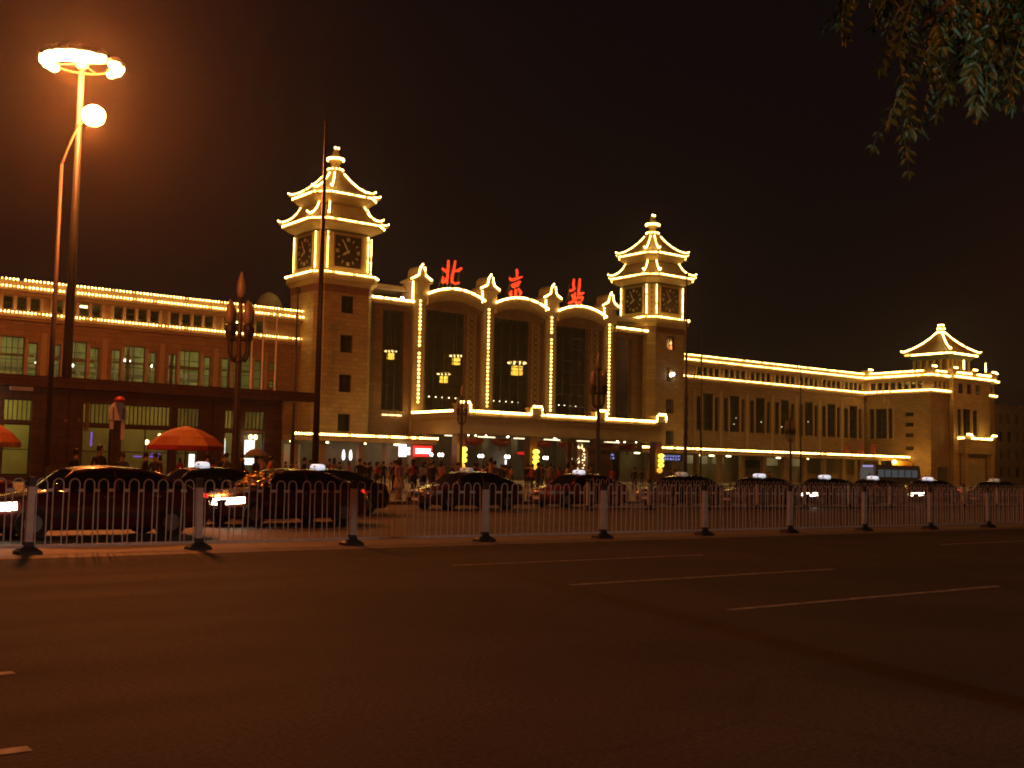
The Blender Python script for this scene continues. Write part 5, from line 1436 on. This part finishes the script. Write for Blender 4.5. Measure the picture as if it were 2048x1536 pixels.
kinds = [({}, 'black', 'navy', 0, 'standing'), (walk, 'grey', 'black', 0, 'walking'), (hold, 'brown', 'black', 0, 'standing with hands raised to the chest'), (carry, 'navy', 'black', 0, 'standing with arm lowered'), ({}, 'white', 'navy', 1, 'standing'), (walk, 'orange', 'black', 0, 'walking'), (hold, 'red', 'navy', 1, 'standing with hands together'), (carry, 'tan', 'grey', 0, 'standing'), ({}, 'pink', 'tan', 1, 'standing'), (walk, 'navy', 'navy', 0, 'walking')]
protoP = []
for pose, c, p_, sk_, w in kinds:
    b = make_person(pose, CM[c], CM[p_], M['hair'], bool(sk_)); protoP.append((b, c, w, sk_))
placed = []
def person(k, x, y, rz, label, group, sc=1.0, z=.12):
    b, c, w, sk_ = protoP[k]
    o = dup(b, (x,y,z), rz, label, group); o['category'] = 'person'; o.scale = (sc,sc,sc)
    placed.append((x,y)); return o
person(5, 21.3, 44.0, 1.0, 'person in an orange shirt walking beyond the black taxi', None, .98)
person(8, 25.9, 41.2, .4, 'woman in a pink top and tan skirt standing alone at the kerb between the taxis', None, 1.0)
person(7, 30.5, 40.9, -2.2, 'person in a tan jacket seen from behind before the middle porch bay', None, 1.06)
person(0, 9.0, 42.0, 2.6, 'person in black beside the orange parasol at the left edge', None)
person(3, 12.7, 41.9, 2.0, 'dark-clothed person farther left of the striped standing sign', None, 1.02)
person(0, 13.3, 41.2, .2, 'tall person in black just left of the striped standing sign', None, 1.1)
person(9, 14.75, 43.0, -.5, 'person in navy between the standing sign and the orange parasol', None, .97)
person(0, 15.7, 43.2, .9, 'first of two people in black left of the orange parasol pole', None, 1.0)
person(0, 16.2, 43.5, -.7, 'second of two people in black left of the orange parasol pole', None, .98)
person(3, 17.9, 42.5, 1.2, 'person in navy right of the orange parasol', None, 1.0)
person(2, 19.9, 42.4, .6, 'person in brown holding a small dark umbrella left of the flagpole', None, 1.0)
ub = thing('umbrella', 'small dark umbrella held up left of the tall flagpole', 'umbrella', (19.75, 42.1, 1.3))
obj('canopy', MB().lathe((19.75,42.1,0),[(.02,2.16),(.25,2.1),(.42,1.98),(.5,1.86),(.48,1.86),(.3,2.02),(.02,2.12)],8), CM['grey'], ub)
obj('shaft', MB().cyl((19.75,42.1,1.28),(19.75,42.1,2.15),.012,n=6), M['steel'], ub)
def cam_ok(p):
    d = Vector(p) - Vector((0,0,1.5)); z = d.dot(fw)
    return (1024 + 2276.85*d.dot(rt)/z, 768 - 2276.85*d.dot(up)/z, z)
rs = random.Random(5)
groups = {}
names_k = ['black clothes', 'a grey top', 'a brown top', 'navy clothes', 'a white top and navy skirt', 'an orange shirt', 'a red top and skirt', 'a tan jacket', 'a pink top', 'striding navy clothes']
labs = set(); cnt = 0; tries = 0
while cnt < 110 and tries < 4000:
    tries += 1
    far = cnt > 45
    y = rs.uniform(46, 66) if not far else rs.uniform(66, 104)
    px_ = rs.uniform(.36, .90) if rs.random() < .85 else rs.uniform(.9, 1.5)
    x = y*px_ + rs.uniform(-1,1)
    if any((x-a)**2+(y-b)**2 < .5 for a, b in placed) or (96 < x < 103 and y > 105): continue
    if (x-20.95)**2+(y-46.8)**2 < 1 or (x-29.55)**2+(y-55.6)**2 < 1.5 or (x-53.7)**2+(y-59.5)**2 < 1 or (x-54.95)**2 + (y-52.3)**2 < 1: continue
    k = rs.choice((0,0,0,1,1,2,2,3,3,3,4,6,7,8,9,9,5))
    ix = cam_ok((x, y, 1.6))[0]
    place = [w for lim, w in ((590,'before the annexe wall'),(655,'left of the doorway lamps'),(740,'right of the doorway lamps'),(800,'under the white light box'),(850,'under the red shop sign'),(925,'left of the porch corner'),(990,'left in the first porch bay'),(1070,'right in the first porch bay'),(1140,'left in the middle porch bay'),(1200,'beside the brown booth'),(1320,'before the last porch bay'),(1480,'below the farther tower'),(9999,'before the farther wing')) if ix < lim][0]
    lab = f'person in {names_k[k]} {place}, ' + ('closer' if not far else 'farther back')
    if lab in labs: continue
    labs.add(lab)
    person(k, x, y, rs.uniform(-PI,PI), lab, 'people in the plaza crowd', rs.uniform(.93,1.06))
    cnt += 1
for b, *_ in protoP:
    for ch in list(b.children): bpy.data.objects.remove(ch)
    bpy.data.objects.remove(b)

# ------------------------------------------------------------------ tree at the top right
tree = thing('locust_tree', 'leafy tree whose drooping branches hang into the top right corner', 'tree', (6.6, 1.0, .12))
mb = MB().tube([(6.6,1.0,.1),(6.55,1.05,1.2),(6.6,1.1,2.4),(6.45,1.2,3.3),(6.3,1.4,4.4),(6.1,1.5,5.6)], [.2,.16,.145,.13,.1,.06], 10)
obj('trunk', mb, M['bark'], tree, smooth=True)
limbs = []
rs = random.Random(21)
def limb(pts, r):
    obj('limb', MB().tube(pts, [r*(1-.75*i/(len(pts)-1)) for i in range(len(pts))], 6), M['bark'], tree, smooth=True); limbs.append([Vector(p) for p in pts])
limb([(6.5,1.1,2.9),(5.6,1.6,3.75),(4.7,2.2,3.95),(4.05,2.6,3.8),(3.62,2.85,3.55)], .06)
limb([(6.5,1.15,3.1),(5.6,1.3,3.9),(4.7,1.7,4.0),(4.1,2.1,3.6),(3.75,2.35,3.2)], .055)
limb([(6.45,1.2,3.2),(5.4,2.2,4.3),(4.6,3.0,4.5),(4.0,3.3,4.2)], .055)
limb([(6.4,1.3,3.6),(5.3,1.2,4.7),(4.4,1.6,5.0),(3.7,2.0,4.7)], .06)
limb([(6.3,1.4,4.2),(6.8,2.6,5.0),(7.0,3.6,5.3),(6.9,4.4,5.1)], .06)
limb([(6.4,1.3,3.8),(7.4,.6,4.8),(8.2,.2,5.2),(8.8,-.2,5.0)], .06)
limb([(6.2,1.5,5.0),(5.4,1.9,5.7),(4.9,2.5,5.9)], .05)
# one compound leaf: stalk with pairs of drooping leaflets
def compound(n_pairs, s):
    mb = MB(); L = .22*s
    st = [Vector((L*i/(n_pairs), 0, -.06*s*(i/n_pairs)**2)) for i in range(n_pairs+1)]
    mb.tube(st, .0018, 3)
    def leaflet(p, d, l, w):
        n = Vector((0,0,1)); sd = d.cross(n).normalized()
        a = [p, p + d*l*.3 + sd*w*.8 + n*.003, p + d*l*.65 + sd*w*.75, p + d*l, p + d*l*.65 - sd*w*.75, p + d*l*.3 - sd*w*.8 + n*.003]
        mid1 = p + d*l*.3 - n*.003; mid2 = p + d*l*.65 - n*.003
        mb.add([a[0],a[1],mid1,a[5],a[2],mid2,a[4],a[3]], [(0,1,2),(0,2,3),(1,4,5,2),(3,2,5,6),(4,7,5),(6,5,7)])
    for i in range(1, n_pairs+1):
        for sg in (-1, 1):
            d = Vector((.45, sg*.62, rs.uniform(-.75,-.35))).normalized(); leaflet(st[i] + Vector((0,sg*.003,0)), d, rs.uniform(.044,.056)*s, .0105*s)
    leaflet(st[-1], Vector((.8,0,-.6)).normalized(), .052*s, .011*s)
    return mb
protoL = [obj('leaf', compound(n, s), M['leaf'], None, origin=(0,0,0), fix=False) for n, s in ((5,1.0),(6,1.05),(4,.95),(6,1.15))]
spots = []
tries = 0
while len(spots) < 2300 and tries < 90000:
    tries += 1
    l = rs.choice(limbs[:4] if rs.random() < .75 else limbs); i = rs.randrange(1, len(l)) ; a = l[i-1]; b = l[i]
    p = a.lerp(b, rs.random()) + Vector((rs.gauss(0,.30), rs.gauss(0,.30), rs.gauss(-.18,.24)))
    if p.z < 2.75: continue
    spots.append(p)
# the crown is a dome round the trunk: its underside rises towards the rim
def keep(p):
    r_ = math.hypot(p.x-6.6, p.y-1.0)
    if r_ < 3.1: low = 3.06
    elif r_ < 3.4: low = 3.06 + (r_-3.1)*.75
    else: low = 3.285 + (r_-3.4)*2.4
    return p.z > low and p.x - .9*p.y > 1.58
spots = [p for p in spots if keep(p)]
spots.sort(key=lambda p: 0 if (lambda q: 1600 < q[0] < 2150 and -120 < q[1] < 330)(cam_ok(p)) else 1)
rest = MB()
for n, p in enumerate(spots):
    pl = protoL[n % 4]
    e = (rs.gauss(0,.3), rs.uniform(.25,1.15), rs.uniform(-PI,PI))
    if n < 290:
        c = pl if n < 4 else pl.copy()
        if n >= 4: COL.objects.link(c)
        c.parent = tree; c.location = p - Vector(tree.location); c.rotation_euler = e
    else:
        mm = Matrix.Translation(p) @ (Matrix.Rotation(e[2],4,'Z') @ Matrix.Rotation(e[1],4,'Y') @ Matrix.Rotation(e[0],4,'X'))
        rest.add([mm @ v.co for v in pl.data.vertices], [tuple(f.vertices) for f in pl.data.polygons])
if rest.v: obj('crown', rest, M['leaf'], tree, kind='stuff', fix=False)

# ------------------------------------------------------------------ lamps outside the picture: inferred street lamp, added mast and fill lamp
st2 = thing('street_lamp', 'street lamp on the near pavement behind the viewer', 'street lamp', (-7.0, -1.6, .12), 'street lamps on the near pavement')
obj('pole', MB().cyl((-7.0,-1.6,.12),(-7.0,-1.6,8.2),.1,.06,8), M['polepaint'], st2)
obj('arm', MB().bar((-7.0,-1.6,8.2),(-7.0,.6,8.6),.08), M['polepaint'], st2)
obj('lens', MB().ball((-7.0,.6,8.5),.25,10,6,.6), M['flood'], st2)
point('lamp_light', st2, (-7.0,.6,7.9), P_ROAD, SODIUM, .25)
hm2 = thing('high_mast_lamp', 'second lamp mast added at the far end of the plaza, outside the picture', 'lamp mast', (186, 76, .12))  # unseen mirror of the left mast, added to light the station front
obj('mast', MB().cyl((186,76,.12),(186,76,31),.42,.2,12), M['mastpaint'], hm2)
obj('lens', MB().lathe((186,76,0),[(2.6,30.6),(2.9,30.8),(2.6,31.0)],16), M['flood'], hm2)
point('mast_light', hm2, (186,75,29.6), P_MAST * .33, SODIUM, 1.2)

sl = thing('added_fill_lamp', 'added white fill lamp behind the viewer', 'lamp', (1.5, -16.0, 5.0))  # added to brighten leaves and railing; no shop front stands here
obj('lens', MB().box(1.0, 2.0, -16.0, -15.9, 4.95, 5.1), M['white_box'], sl)
obj('housing', MB().box(.95, 2.05, -16.1, -16.003, 4.9, 5.15), M['steel'], sl)
point('lamp_light', sl, (1.5, -15.6, 5.0), 3000, (1.0, .93, .82), .3)
